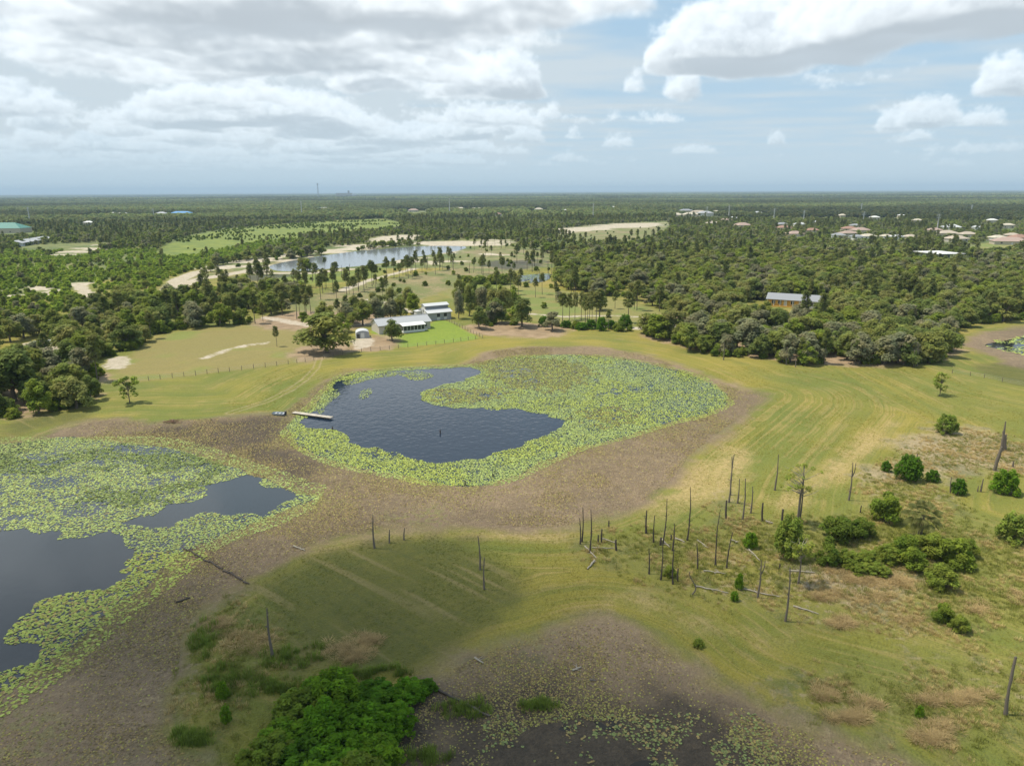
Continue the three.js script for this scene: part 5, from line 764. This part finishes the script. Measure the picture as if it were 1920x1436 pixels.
function win(g, m, x0, x1, y0, y1, z) { const w = bx('window', W.white, g, x0 - 0.08, x1 + 0.08, y0 - 0.08, y1 + 0.08, z - 0.02, z + 0.05); bx('pane', W.dark, w, x0, x1, y0, y1, z + 0.052, z + 0.07); return w; }
{ // white house: gable roof, screened porch in front
  const [g, L] = facade('ranch_house', 711, 627, 807, 616), D = 8.5, h = 3.1; 
  bx('wall', W.beige, g, 0, L, -0.3, h, -D, 0); const r = new MB(); const e = 0.5, y = h + 1.9; r.slab([-e, h - 0.12, e], [L + e, h - 0.12, e], [L + e, y, -D / 2], [-e, y, -D / 2], 0.12).slab([-e, y, -D / 2 - 0.01], [L + e, y, -D / 2 - 0.01], [L + e, h - 0.12, -D - e], [-e, h - 0.12, -D - e], 0.12); const roof = r.build('roof', W.roofGrey, g); bx('ridge_cap', W.roofGrey, roof, -e, L + e, y - 0.02, y + 0.08, -D / 2 - 0.2, -D / 2 + 0.2);
  const gb = new MB(); gb.face([[L - 0.01, h, 0], [L - 0.01, h, -D], [L - 0.01, y - 0.12, -D / 2]]).face([[0.01, h, -D], [0.01, h, 0], [0.01, y - 0.12, -D / 2]]); gb.build('gable', W.white, g);
  const x0 = L * 0.4, x1 = L * 0.82, pd = 3.4; bx('porch_floor', W.white, g, x0, x1, 0.1, 0.55, 0.02, pd); new MB().slab([x0 - 0.4, 2.75, pd + 0.4], [x1 + 0.4, 2.75, pd + 0.4], [x1 + 0.4, 3.35, 0.3], [x0 - 0.4, 3.35, 0.3], 0.1).build('porch_roof', W.white, g);
  for (let k = 0; k <= 6; k++) { const x = mix(x0 + 0.08, x1 - 0.08, k / 6); bx('porch_post', W.white, g, x - 0.08, x + 0.08, 0.55, 2.72, pd - 0.18, pd - 0.02); if (k < 6) bx('porch_screen', W.dark, g, x + 0.1, mix(x0 + 0.08, x1 - 0.08, (k + 1) / 6) - 0.1, 0.95, 2.6, pd - 0.12, pd - 0.08); }
  bx('porch_side', W.dark, g, x1 - 0.1, x1 - 0.05, 0.95, 2.6, 0.1, pd - 0.25); bx('porch_skirting', W.white, g, x0 + 0.1, x1 - 0.1, 0.56, 0.93, pd - 0.16, pd - 0.1); bx('steps', W.white, g, x1 + 0.1, x1 + 1.6, 0, 0.4, 0.3, 1.8);
  win(g, W, L * 0.88, L * 0.93, 1.2, 2.4, 0.02); win(g, W, L * 0.1, L * 0.17, 1.2, 2.4, 0.02); win(g, W, L * 0.25, L * 0.32, 1.2, 2.4, 0.02);
  tag(g, 'long white house with pale metal roof and a dark screened porch', 'house'); housesAt.push([g.position.x + 8, g.position.z - 4, 15]);
}
{ // barn with raised middle
  const [g, L] = facade('barn', 803, 602, 846, 598), D = 10, a = 3.2, b = 4.3, c = 5.6, t = 6.3, m0 = -3, m1 = -7;
  bx('front_wall', W.grey, g, 0, L, -0.3, a, -0.2, 0); bx('back_wall', W.white, g, 0, L, -0.3, a, -D, -D + 0.2);
  for (const x of [0.0, L - 0.2]) { const m = new MB(); const pr = [[0, 0], [0, a], [m0, b], [m0, c], [-5, t], [m1, c], [m1, b], [-D, a], [-D, 0]], f = (X) => pr.map(([z, y]) => [X, y, z]); const tri = (X, s) => { const p = f(X); for (const q of [[p[0], p[1], p[7], p[8]], [p[1], p[2], p[6], p[7]], [p[2], p[3], p[5], p[6]], [p[3], p[4], p[5]]]) m.face(s ? q.slice().reverse() : q); }; tri(x + 0.2, true); tri(x, false); m.build('end_wall', W.white, g); }
  new MB().slab([-0.5, a - 0.05, 0.6], [L + 0.5, a - 0.05, 0.6], [L + 0.5, b, m0 + 0.02], [-0.5, b, m0 + 0.02], 0.1).build('lower_roof', W.metal, g); new MB().slab([-0.5, b, m1], [L + 0.5, b, m1], [L + 0.5, a - 0.05, -D - 0.6], [-0.5, a - 0.05, -D - 0.6], 0.1).build('lower_roof', W.metal, g);
  bx('clerestory_wall', W.slate, g, 0.2, L - 0.2, b, c, m0 - 0.15, m0 - 0.02); new MB().slab([-0.4, c - 0.05, m0 + 0.5], [L + 0.4, c - 0.05, m0 + 0.5], [L + 0.4, t + 0.05, -5], [-0.4, t + 0.05, -5], 0.1).slab([-0.4, t + 0.05, -5.01], [L + 0.4, t + 0.05, -5.01], [L + 0.4, c - 0.05, m1 - 0.5], [-0.4, c - 0.05, m1 - 0.5], 0.1).build('upper_roof', W.metal, g);
  for (const x of [L * 0.38, L * 0.68]) { const d = bx('stall_opening', W.dark, g, x, x + 1.3, 1.3, 2.6, 0.01, 0.04); bx('half_door', W.white, d, x - 0.05, x + 1.35, 0.05, 1.25, 0.03, 0.1); }
  bx('side_door', W.grey, g, -0.06, -0.01, 0, 2.6, -6.4, -4.0); bx('side_window', W.dark, g, -0.07, -0.015, 2.9, 3.9, -5.5, -4.7); bx('lean_to', W.white, g, -2.2, -0.1, -0.2, 3.0, -D, -D + 3); new MB().slab([-2.4, 3.0, -D + 3.3], [-0.02, 3.3, -D + 3.3], [-0.02, 3.3, -D - 0.3], [-2.4, 3.0, -D - 0.3], 0.1).build('lean_to_roof', W.metal, g);
  tag(g, 'white monitor-roofed barn with grey front wall and two stall openings', 'barn'); housesAt.push([g.position.x + 5, g.position.z - 5, 12]);
}
{ // arched metal shed
  const f = at(680, 634), g = thing('arched_shed', f.x, land(f.x, f.z), f.z, 0.25), m = new MB(), n = 10, w = 2.3, dd = 5; const pt = (k, z) => { const t = Math.PI * k / n; return [-Math.cos(t) * w, 1.6 + Math.sin(t) * 1.1, z]; };
  for (let k = 0; k < n; k++) m.quad(pt(k, -dd), pt(k, 0), pt(k + 1, 0), pt(k + 1, -dd)); m.build('arched_roof', W.metal, g); const fr = new MB(); fr.face([[-w, 0, -0.05], [w, 0, -0.05], ...Array.from({ length: n + 1 }, (_, k) => pt(n - k, -0.05))]); fr.build('front_wall', W.grey, g); bx('side_wall', W.white, g, -w, -w + 0.06, 0, 1.6, -dd, 0); bx('side_wall', W.white, g, w - 0.06, w, 0, 1.6, -dd, 0); bx('door', W.white, g, -0.6, 0.6, 0, 1.9, -0.03, 0.03); bx('opening', W.dark, g, -2.0, -1.0, 0, 1.5, -0.04, 0.0);
  tag(g, 'small shed with an arched white metal roof beside the sandy drive', 'shed');
}
{ // yellow house in the wood
  const [g, L] = facade('yellow_house', 1437, 574, 1537, 580), D = 9, h = 3.4; const e = 0.35, y = h + 2.1;
  bx('wall', W.yellow, g, 0, L, -0.3, h, -D, -0.7); new MB().slab([-e, h - 0.15, e], [L + e, h - 0.15, e], [L + e, y, -D / 2], [-e, y, -D / 2], 0.15).slab([-e, y, -D / 2 - 0.01], [L + e, y, -D / 2 - 0.01], [L + e, h - 0.2, -D - e], [-e, h - 0.2, -D - e], 0.15).build('roof', W.slate, g);
  new MB().face([[L - 0.02, h, -0.7], [L - 0.02, h, -D], [L - 0.02, y - 0.15, -D / 2]]).build('gable', W.pinkTile, g); bx('porch_floor', W.yellow, g, 0, L * 0.62, 0, 0.5, -0.68, 0.2); 
  for (let k = 0; k <= 5; k++) { const x = L * (0.02 + 0.6 * k / 5); bx('porch_post', W.white, g, x - 0.15, x + 0.15, 0.5, h - 0.16, -0.35, -0.05); } bx('door', W.white, g, L * 0.33, L * 0.38, 0.5, 2.9, -0.68, -0.6);
  for (const x of [0.1, 0.22, 0.46]) win(g, W, L * x, L * x + 1.3, 1.3, 2.7, -0.68); bx('sunroom_wall', W.white, g, L * 0.64, L - 0.05, 0, h - 0.17, -0.68, -0.3); for (let k = 0; k < 6; k++) win(g, W, L * (0.66 + 0.055 * k), L * (0.66 + 0.055 * k) + 1.0, 1.1, 2.6, -0.28);
  tag(g, 'long house with yellow walls and grey roof half hidden in the wood', 'house'); for (const t of [0.05, 0.3, 0.55, 0.8, 1]) clearView(g.position.x + L * t, g.position.z - 3, 9, 36);
}
{ // flat white roof
  const [g, L] = facade('pole_barn', 1760, 488, 1806, 487), D = 26; bx('roof', W.white, g, -1, L + 1, 4.3, 4.6, -D, 1); for (let k = 0; k < 4; k++) for (const z of [-0.3, -D + 1]) bx('post', W.grey, g, L * k / 3 - 0.15, L * k / 3 + 0.15, -0.3, 4.3, z - 0.15, z + 0.15); bx('back_wall', W.slate, g, 0, L, -0.3, 4.3, -D * 0.5, -D * 0.5 + 0.2);
  tag(g, 'open shed with a flat bright white roof deep in the wood', 'shed'); clearView(g.position.x + L / 2, g.position.z - 12, 22, 70);
}
function hipHouse(px, py, wpx, roof, wall, label, group, o = {}) {
  const f = at(px, py), d = Math.hypot(f.x, f.z), L = clamp(wpx * d / FPX, 9, 60), R = rng32(px * 3 + py), D = o.depth || clamp(L * 0.7, 8, 16), h = o.h || 3.2, g = thing(o.name || 'house', f.x, LAND, f.z, (R() - 0.5) * (o.turn ?? 0.7)), e = 0.6, y = h + (o.rise || D * 0.22), k = Math.min(D / 2, L / 2 - 0.5);
  bx('wall', wall, g, -L / 2, L / 2, -0.2, h, -D / 2, D / 2); const A = [-L / 2 - e, h, D / 2 + e], B = [L / 2 + e, h, D / 2 + e], C = [L / 2 + e, h, -D / 2 - e], E = [-L / 2 - e, h, -D / 2 - e], p = [-L / 2 + k, y, 0], q = [L / 2 - k, y, 0];
  new MB().face([A, B, q, p]).face([B, C, q]).face([C, E, p, q]).face([E, A, p]).face([E, C, B, A]).build('roof', roof, g);
  for (const t of [-0.3, 0.28]) bx('window', W.dark, g, L * t - 0.8, L * t + 0.8, 1.1, 2.4, D / 2 + 0.01, D / 2 + 0.06); bx('door', W.white, g, -0.6, 0.6, 0, 2.2, D / 2 + 0.01, D / 2 + 0.07);
  tag(g, label, 'house', group); clearView(f.x, f.z, Math.max(L, D) * 0.62, o.clear ?? 60); return g;
}
const sub = (what) => `${what} hip-roofed house of the suburb beyond the oak wood`;
for (const [x, y, w, c, wl] of [[1572, 446, 22, 'slate', 'white'], [1592, 433, 24, 'tile', 'cream'], [1590, 442, 26, 'pinkTile', 'cream'], [1613, 436, 28, 'pinkTile', 'cream'], [1604, 427, 18, 'slate', 'cream'], [1626, 448, 24, 'cream', 'white'], [1606, 449, 20, 'slate', 'white'], [1662, 448, 18, 'cream', 'white'], [1682, 449, 20, 'metal', 'white'], [1706, 449, 22, 'tan', 'cream'], [1752, 436, 22, 'pinkTile', 'cream'], [1776, 442, 28, 'tan', 'cream'], [1784, 430, 26, 'metal', 'white'], [1792, 453, 32, 'tan', 'beige'], [1814, 444, 24, 'tan', 'cream'], [1870, 451, 24, 'cream', 'white'], [1893, 458, 46, 'pinkTile', 'cream'], [1910, 451, 30, 'tile', 'cream'], [1832, 430, 14, 'metal', 'white'], [1898, 446, 20, 'tan', 'cream'], [1470, 431, 24, 'tile', 'cream'], [1490, 443, 28, 'pinkTile', 'cream'], [1522, 436, 22, 'tile', 'cream'], [1500, 424, 18, 'metal', 'white'], [1466, 424, 18, 'slate', 'cream'], [1532, 420, 14, 'metal', 'white'], [1392, 426, 28, 'pinkTile', 'cream'], [1336, 422, 22, 'tan', 'white'], [1362, 416, 20, 'pinkTile', 'cream'], [1376, 412, 16, 'metal', 'white']])
  hipHouse(x, y, w, W[c], W[wl], sub({ slate: 'dark grey', tile: 'rust-red', pinkTile: 'pink-tiled', cream: 'cream', metal: 'pale grey', tan: 'tan' }[c]), c + ' roofed suburb houses');
for (const [x, y, w, c, wl] of [[1266, 408, 26, 'cream', 'cream'], [1296, 407, 30, 'cream', 'cream'], [1310, 402, 26, 'tan', 'cream'], [1286, 399, 22, 'slate', 'cream'], [1342, 402, 16, 'cream', 'cream'], [1420, 404, 16, 'metal', 'white']]) hipHouse(x, y, w, W[c], W[wl], `large ${{ cream: 'cream', tan: 'tan', slate: 'grey', metal: 'white' }[c]} house of the new estate past the sandy lot`, c + ' houses of the new estate', { h: 5.5, clear: 95 });
hipHouse(1322, 407, 26, W.grey, W.conc, 'big grey building of the new estate past the sandy lot', null, { h: 8, clear: 95, name: 'apartment_house' });
for (const [x, y, w, c] of [[166, 422, 14, 'white'], [212, 404, 12, 'white'], [230, 404, 13, 'white'], [150, 410, 10, 'cream'], [103, 389, 8, 'white'], [170, 399, 8, 'white'], [606, 394, 22, 'white'], [700, 397, 16, 'white'], [662, 392, 10, 'white'], [775, 397, 18, 'pinkTile'], [805, 397, 14, 'white'], [803, 405, 14, 'tile'], [858, 394, 26, 'cream'], [895, 395, 26, 'cream'], [930, 405, 18, 'tile'], [800, 380, 8, 'white'], [955, 407, 10, 'white'], [1010, 395, 14, 'cream'], [1060, 398, 12, 'white'], [1180, 388, 14, 'white'], [1090, 380, 10, 'white'], [980, 383, 10, 'tile'], [1240, 384, 12, 'white'], [1330, 380, 10, 'white'], [520, 388, 10, 'white'], [450, 392, 12, 'cream'], [1690, 408, 10, 'white'], [260, 386, 9, 'white'], [1150, 392, 14, 'white'], [1205, 396, 14, 'cream'], [1232, 392, 12, 'white'], [1400, 392, 12, 'cream'], [1440, 388, 10, 'white'], [1555, 398, 12, 'white'], [1580, 408, 14, 'cream'], [1640, 412, 14, 'white'], [1720, 418, 14, 'cream'], [1860, 418, 14, 'white'], [1890, 428, 16, 'cream'], [1030, 403, 12, 'white'], [900, 380, 10, 'white'], [720, 386, 10, 'cream'], [380, 390, 10, 'white']]) hipHouse(x, y, w, W[c], W.cream, `distant ${{ white: 'white', cream: 'cream', tile: 'rust-roofed', pinkTile: 'pink-roofed' }[c]} house in the forest toward the horizon`, `distant ${c} houses`, { h: 4.5, clear: 130 });
hipHouse(341, 405, 32, W.blue, W.white, 'large building with a bright blue metal roof in the distant forest', null, { h: 7, clear: 150, name: 'blue_roofed_hall', turn: 0.1 });
hipHouse(303, 404, 16, W.roofGrey, W.white, 'pale low building beside the blue-roofed hall', null, { h: 5, clear: 120, name: 'low_hall', turn: 0.1 });
hipHouse(6, 436, 66, W.teal, W.cream, 'big hall with a teal-green hip roof at the scrub edge', null, { h: 6, rise: 7, depth: 26, clear: 120, name: 'teal_roofed_hall', turn: 0.2 });
{ const [g, L] = facade('long_shed', 40, 462, 98, 452), D = 14; bx('wall', W.white, g, 0, L, -0.2, 3.4, -D, 0); new MB().slab([-1, 3.3, 1], [L + 1, 3.3, 1], [L + 1, 5.6, -D / 2], [-1, 5.6, -D / 2], 0.15).slab([-1, 5.6, -D / 2 - 0.01], [L + 1, 5.6, -D / 2 - 0.01], [L + 1, 3.3, -D - 1], [-1, 3.3, -D - 1], 0.15).build('roof', W.grey, g); for (let k = 0; k < 7; k++) bx('window', W.dark, g, L * (0.06 + 0.13 * k), L * (0.06 + 0.13 * k) + 1.6, 1.2, 2.5, 0.01, 0.06); tag(g, 'long grey-roofed white building in the scrub near the teal hall', 'shed'); clearView(g.position.x + L / 2, g.position.z - 6, L * 0.5, 60); }
// trailers on white sand at the wood edge
for (const [x, y, w, lab] of [[75, 650, 9, 'dark open utility trailer parked on the white sand'], [94, 648, 6, 'small pale trailer parked on the white sand']]) { const f = at(x, y), g = thing('trailer', f.x, land(f.x, f.z), f.z, 0.1), L = w * 0.2; bx('bed', W.slate, g, -L, L, 0.5, 0.7, -0.9, 0.9); bx('box', w > 8 ? W.dark : W.white, g, -L, L, 0.7, 1.8, -0.85, 0.85); bx('lid', W.white, g, -L - 0.05, L + 0.05, 1.8, 1.95, -0.9, 0.9); for (const s of [-1, 1]) { const c = new THREE.CylinderGeometry(0.35, 0.35, 0.2, 14); c.rotateX(Math.PI / 2); c.translate(0, 0.35, s * 0.98); meshOf('wheel', c, W.dark, g); } tag(g, lab, 'trailer'); clearView(f.x, f.z, 5, 16); }
// ---------- dock, boat, fences ----------
{
  const p = at(550, 775.5), q = P(622, 782, 0.5), L = Math.hypot(q.x - p.x, q.z - p.z), g = thing('dock', p.x, 0.42, p.z, Math.atan2(-(q.z - p.z), q.x - p.x)), n = Math.round(L / 0.24), R = rng32(5), woods = [0.85, 1, 1.12].map((k) => std(lin(0.46 * k, 0.41 * k, 0.34 * k), 0.85)), pg = new MB().box(0, 0.21, 0, 0.05, -0.62, 0.62).geo();
  for (let k = 0; k < n; k++) { const m = meshOf('plank', pg, woods[Math.floor(R() * 3)], g); m.position.set(k * 0.24, (R() - 0.5) * 0.02, (R() - 0.5) * 0.05); }
  for (const z of [-0.5, 0.5]) { bx('beam', W.post, g, 0.1, L, -0.2, -0.005, z - 0.06, z + 0.06); for (let x = 2; x < L; x += 2.4) new MB().tube([[x, -2, z * 1.1], [x, -0.02, z * 1.1]], [0.09, 0.09], 7).build('pile', W.post, g); }
  tag(g, 'narrow weathered plank dock reaching into the round pond', 'dock');
  const [b, l] = facade('jon_boat', 511, 777, 534, 779), m = new MB(), w = 0.7, hull = std(lin(0.3, 0.36, 0.42), 0.5, { metalness: 0.3 });
  const sec = (x, ww, y0, y1) => [[x, y1, ww], [x, y0, ww * 0.8], [x, y0, -ww * 0.8], [x, y1, -ww]], S = [sec(0, w * 0.7, 0.3, 0.55), sec(l * 0.15, w * 0.95, 0.08, 0.5), sec(l * 0.55, w, 0.05, 0.48), sec(l, w * 0.95, 0.05, 0.48)];
  for (let k = 0; k < 3; k++) for (let j = 0; j < 3; j++) { m.quad(S[k][j], S[k][j + 1], S[k + 1][j + 1], S[k + 1][j]); } m.quad(S[0][3], S[0][2], S[0][1], S[0][0]); m.quad(S[3][0], S[3][1], S[3][2], S[3][3]); m.build('hull', hull, b); for (const t of [0.25, 0.55, 0.85]) bx('bench', W.metal, b, l * t - 0.15, l * t + 0.15, 0.3, 0.36, -0.6, 0.6); for (const s of [-1, 1]) bx('gunwale', W.metal, b, l * 0.1, l, 0.47, 0.53, s * w - 0.04, s * w + 0.04); bx('outboard_motor', W.dark, b, l + 0.02, l + 0.35, 0.2, 0.95, -0.2, 0.2);
  b.position.y = land(b.position.x + l / 2, b.position.z) + 0.02; tag(b, 'grey-blue flat-bottomed boat pulled up on the mud by the dock', 'boat');
}
function fence(pts, gap, h, label, rails = 3) {
  const w = pts.map(([a, b]) => at(a, b)), g = thing('wire_fence', w[0].x, 0, w[0].z), o = w[0], R = rng32(pts[0][0]), line = [];
  for (let i = 0; i + 1 < w.length; i++) { const L = Math.hypot(w[i + 1].x - w[i].x, w[i + 1].z - w[i].z), n = Math.max(1, Math.round(L / gap)); for (let k = 0; k < n + (i === w.length - 2); k++) line.push([mix(w[i].x, w[i + 1].x, k / n) - o.x, mix(w[i].z, w[i + 1].z, k / n) - o.z]); }
  line.forEach(([x, z]) => { const y = land(x + o.x, z + o.z), t = (R() - 0.5) * 0.12; new MB().tube([[x, y - 0.3, z], [x + t, y + h * (0.9 + 0.2 * R()), z]], [0.085, 0.07], 6).build('post', W.post, g); });
  for (let r = 1; r <= rails; r++) new MB().tube(line.map(([x, z]) => [x, land(x + o.x, z + o.z) + h * r / (rails + 0.3), z]), line.map(() => 0.014), 4).build('wire', W.grey, g);
  tag(g, label, 'fence');
}
fence([[188, 724], [300, 711], [430, 697], [540, 683], [588, 676]], 3.1, 1.35, 'wire fence with wooden posts along the foot of the dry pasture');
fence([[606, 672], [660, 662], [747, 653], [800, 648], [850, 642], [905, 634], [872, 618], [838, 602]], 3.0, 1.3, 'wire fence with wooden posts around the bright green lawn');
fence([[1786, 700], [1820, 705], [1846, 709], [1880, 716], [1930, 726]], 6, 1.3, 'sparse wire fence across the mown meadow near the oak wood');
// ---------- poles, mast, skyline ----------
function poleAt(px, py, ty, label, group) { const f = P(px, py, LAND), top = topAt(f, px, ty), d = Math.hypot(f.x, f.z), g = thing('power_pole', f.x, LAND, f.z), h = top.y - LAND, r = Math.max(0.45, d * 0.9 / FPX); new MB().tube([[0, -0.5, 0], [0, h, 0]], [r, r * 0.6], 10).build('shaft', W.conc, g); for (const k of [0.97, 0.88, 0.79]) bx('crossarm', W.conc, g, -2.6, 2.6, h * k - 0.2, h * k + 0.2, -0.25, 0.25); for (const s of [-2.4, 2.4]) for (const k of [0.97, 0.88, 0.79]) new MB().tube([[s, h * k - 1.6, 0], [s, h * k - 0.2, 0]], [0.16, 0.12], 6).build('insulator', W.dark, g); tag(g, label, 'power pole', group); }
for (const [x, b, t] of [[1112, 414, 381], [566, 408, 377], [56, 420, 388], [289, 414, 391], [843, 406, 372], [1325, 410, 387], [1366, 416, 384], [1451, 414, 391], [1507, 416, 394], [1614, 405, 381], [1618, 424, 397], [1757, 436, 401], [1821, 403, 384]]) poleAt(x, b, t, 'tall pale concrete power pole rising above the distant treetops', 'power poles above the forest');
{ const d = ray(596, 362), k = 7000 / Math.hypot(d.x, d.z), f = { x: d.x * k, z: d.z * k }, top = topAt(f, 596, 344), h = top.y, g = thing('lattice_mast', f.x, LAND, f.z), r0 = 7, r1 = 2.5; const leg = (s, y) => { const r = mix(r0, r1, y / h), a = s * 2.0944; return [Math.cos(a) * r, y, Math.sin(a) * r]; }; for (let s = 0; s < 3; s++) new MB().tube([leg(s, 0), leg(s, h)], [1.1, 0.9], 5).build('leg', W.grey, g); const m = new MB(); for (let j = 0; j < 9; j++) for (let s = 0; s < 3; s++) m.tube([leg(s, h * j / 9), leg(s + 1, h * (j + 1) / 9)], [0.6, 0.6], 4); m.build('bracing', W.grey, g); for (const t of [0.93, 0.98]) bx('antenna_drum', W.slate, g, -5, 5, h * t - 3, h * t + 3, -5, 5); tag(g, 'dark lattice mast standing above the far horizon', 'mast'); }
{ const d = ray(645, 366), k = 7400 / Math.hypot(d.x, d.z), f = { x: d.x * k, z: d.z * k }, g = thing('horizon_hotel', f.x, LAND, f.z), mpp = k > 0 ? 7400 / FPX : 5, w = 28 * mpp, h = topAt(f, 645, 362).y, t = topAt(f, 654, 358).y; bx('wall', W.cream, g, -w / 2, w / 2, 0, h, -15, 15); bx('roof_tower', W.slate, g, w * 0.24, w * 0.34, h, t + 4, -8, 8); for (let r = 0; r < 2; r++) for (let c = 0; c < 10; c++) bx('window', W.slate, g, -w * 0.46 + c * w * 0.093, -w * 0.46 + c * w * 0.093 + 6, h * 0.45 + r * h * 0.25, h * 0.45 + r * h * 0.25 + h * 0.1, 15.1, 15.6); bx('low_wing', W.white, g, w / 2, w * 0.75, 0, h * 0.75, -12, 12); tag(g, 'broad pale building with a short tower on the horizon', 'building'); }
{ const m = new MB(); m.quad([-9000, LAND + 0.4, -6900], [-3000, LAND + 0.4, -6900], [-3100, LAND + 0.4, -9600], [-9000, LAND + 0.4, -9600]); const w = m.build('bay_water', new THREE.MeshPhysicalMaterial({ color: lin(0.12, 0.14, 0.16), roughness: 0.3, ior: 1.33 })); tag(w, 'pale strip of open bay below the horizon', 'water', null, 'structure'); }
// ---------- haze, and the drifting cloud whose shade lies over the near mud ----------
scene.fog = new THREE.FogExp2(new THREE.Color(0.6, 0.8, 1.0), 0.00008);
{
  const R = rng32(12), m = new MB(), puff = (cx, cy, cz, r) => { const g = new THREE.IcosahedronGeometry(r, 2), p = g.attributes.position; for (let i = 0; i < p.count; i++) { const x = p.getX(i), y = p.getY(i), z = p.getZ(i), k = 1 + 0.25 * (n2((x + cx) * 0.09, (z + cz + y) * 0.09) - 0.5); p.setXYZ(i, cx + x * k, cy + y * k * 0.5, cz + z * k); } g.deleteAttribute('uv'); return g; };
  const gs = []; const up = 800, c = [-14 + SUN.x / SUN.y * up, up, -62 + SUN.z / SUN.y * up];
  for (let k = 0; k < 50; k++) { const a = R() * 6.283, q = Math.sqrt(R()); gs.push(puff(c[0] + Math.cos(a) * q * 58, c[1] + R() * 14, c[2] + Math.sin(a) * q * 38, 6 + 7 * R())); }
  const cl = meshOf('cloud', mergeGeometries(gs), std(lin(0.85, 0.85, 0.85), 1)); tag(cl, 'thin ragged cloud drifting high over the near mud', 'cloud', null, 'structure');
}
buildWoods();
renderer.render(scene, camera);
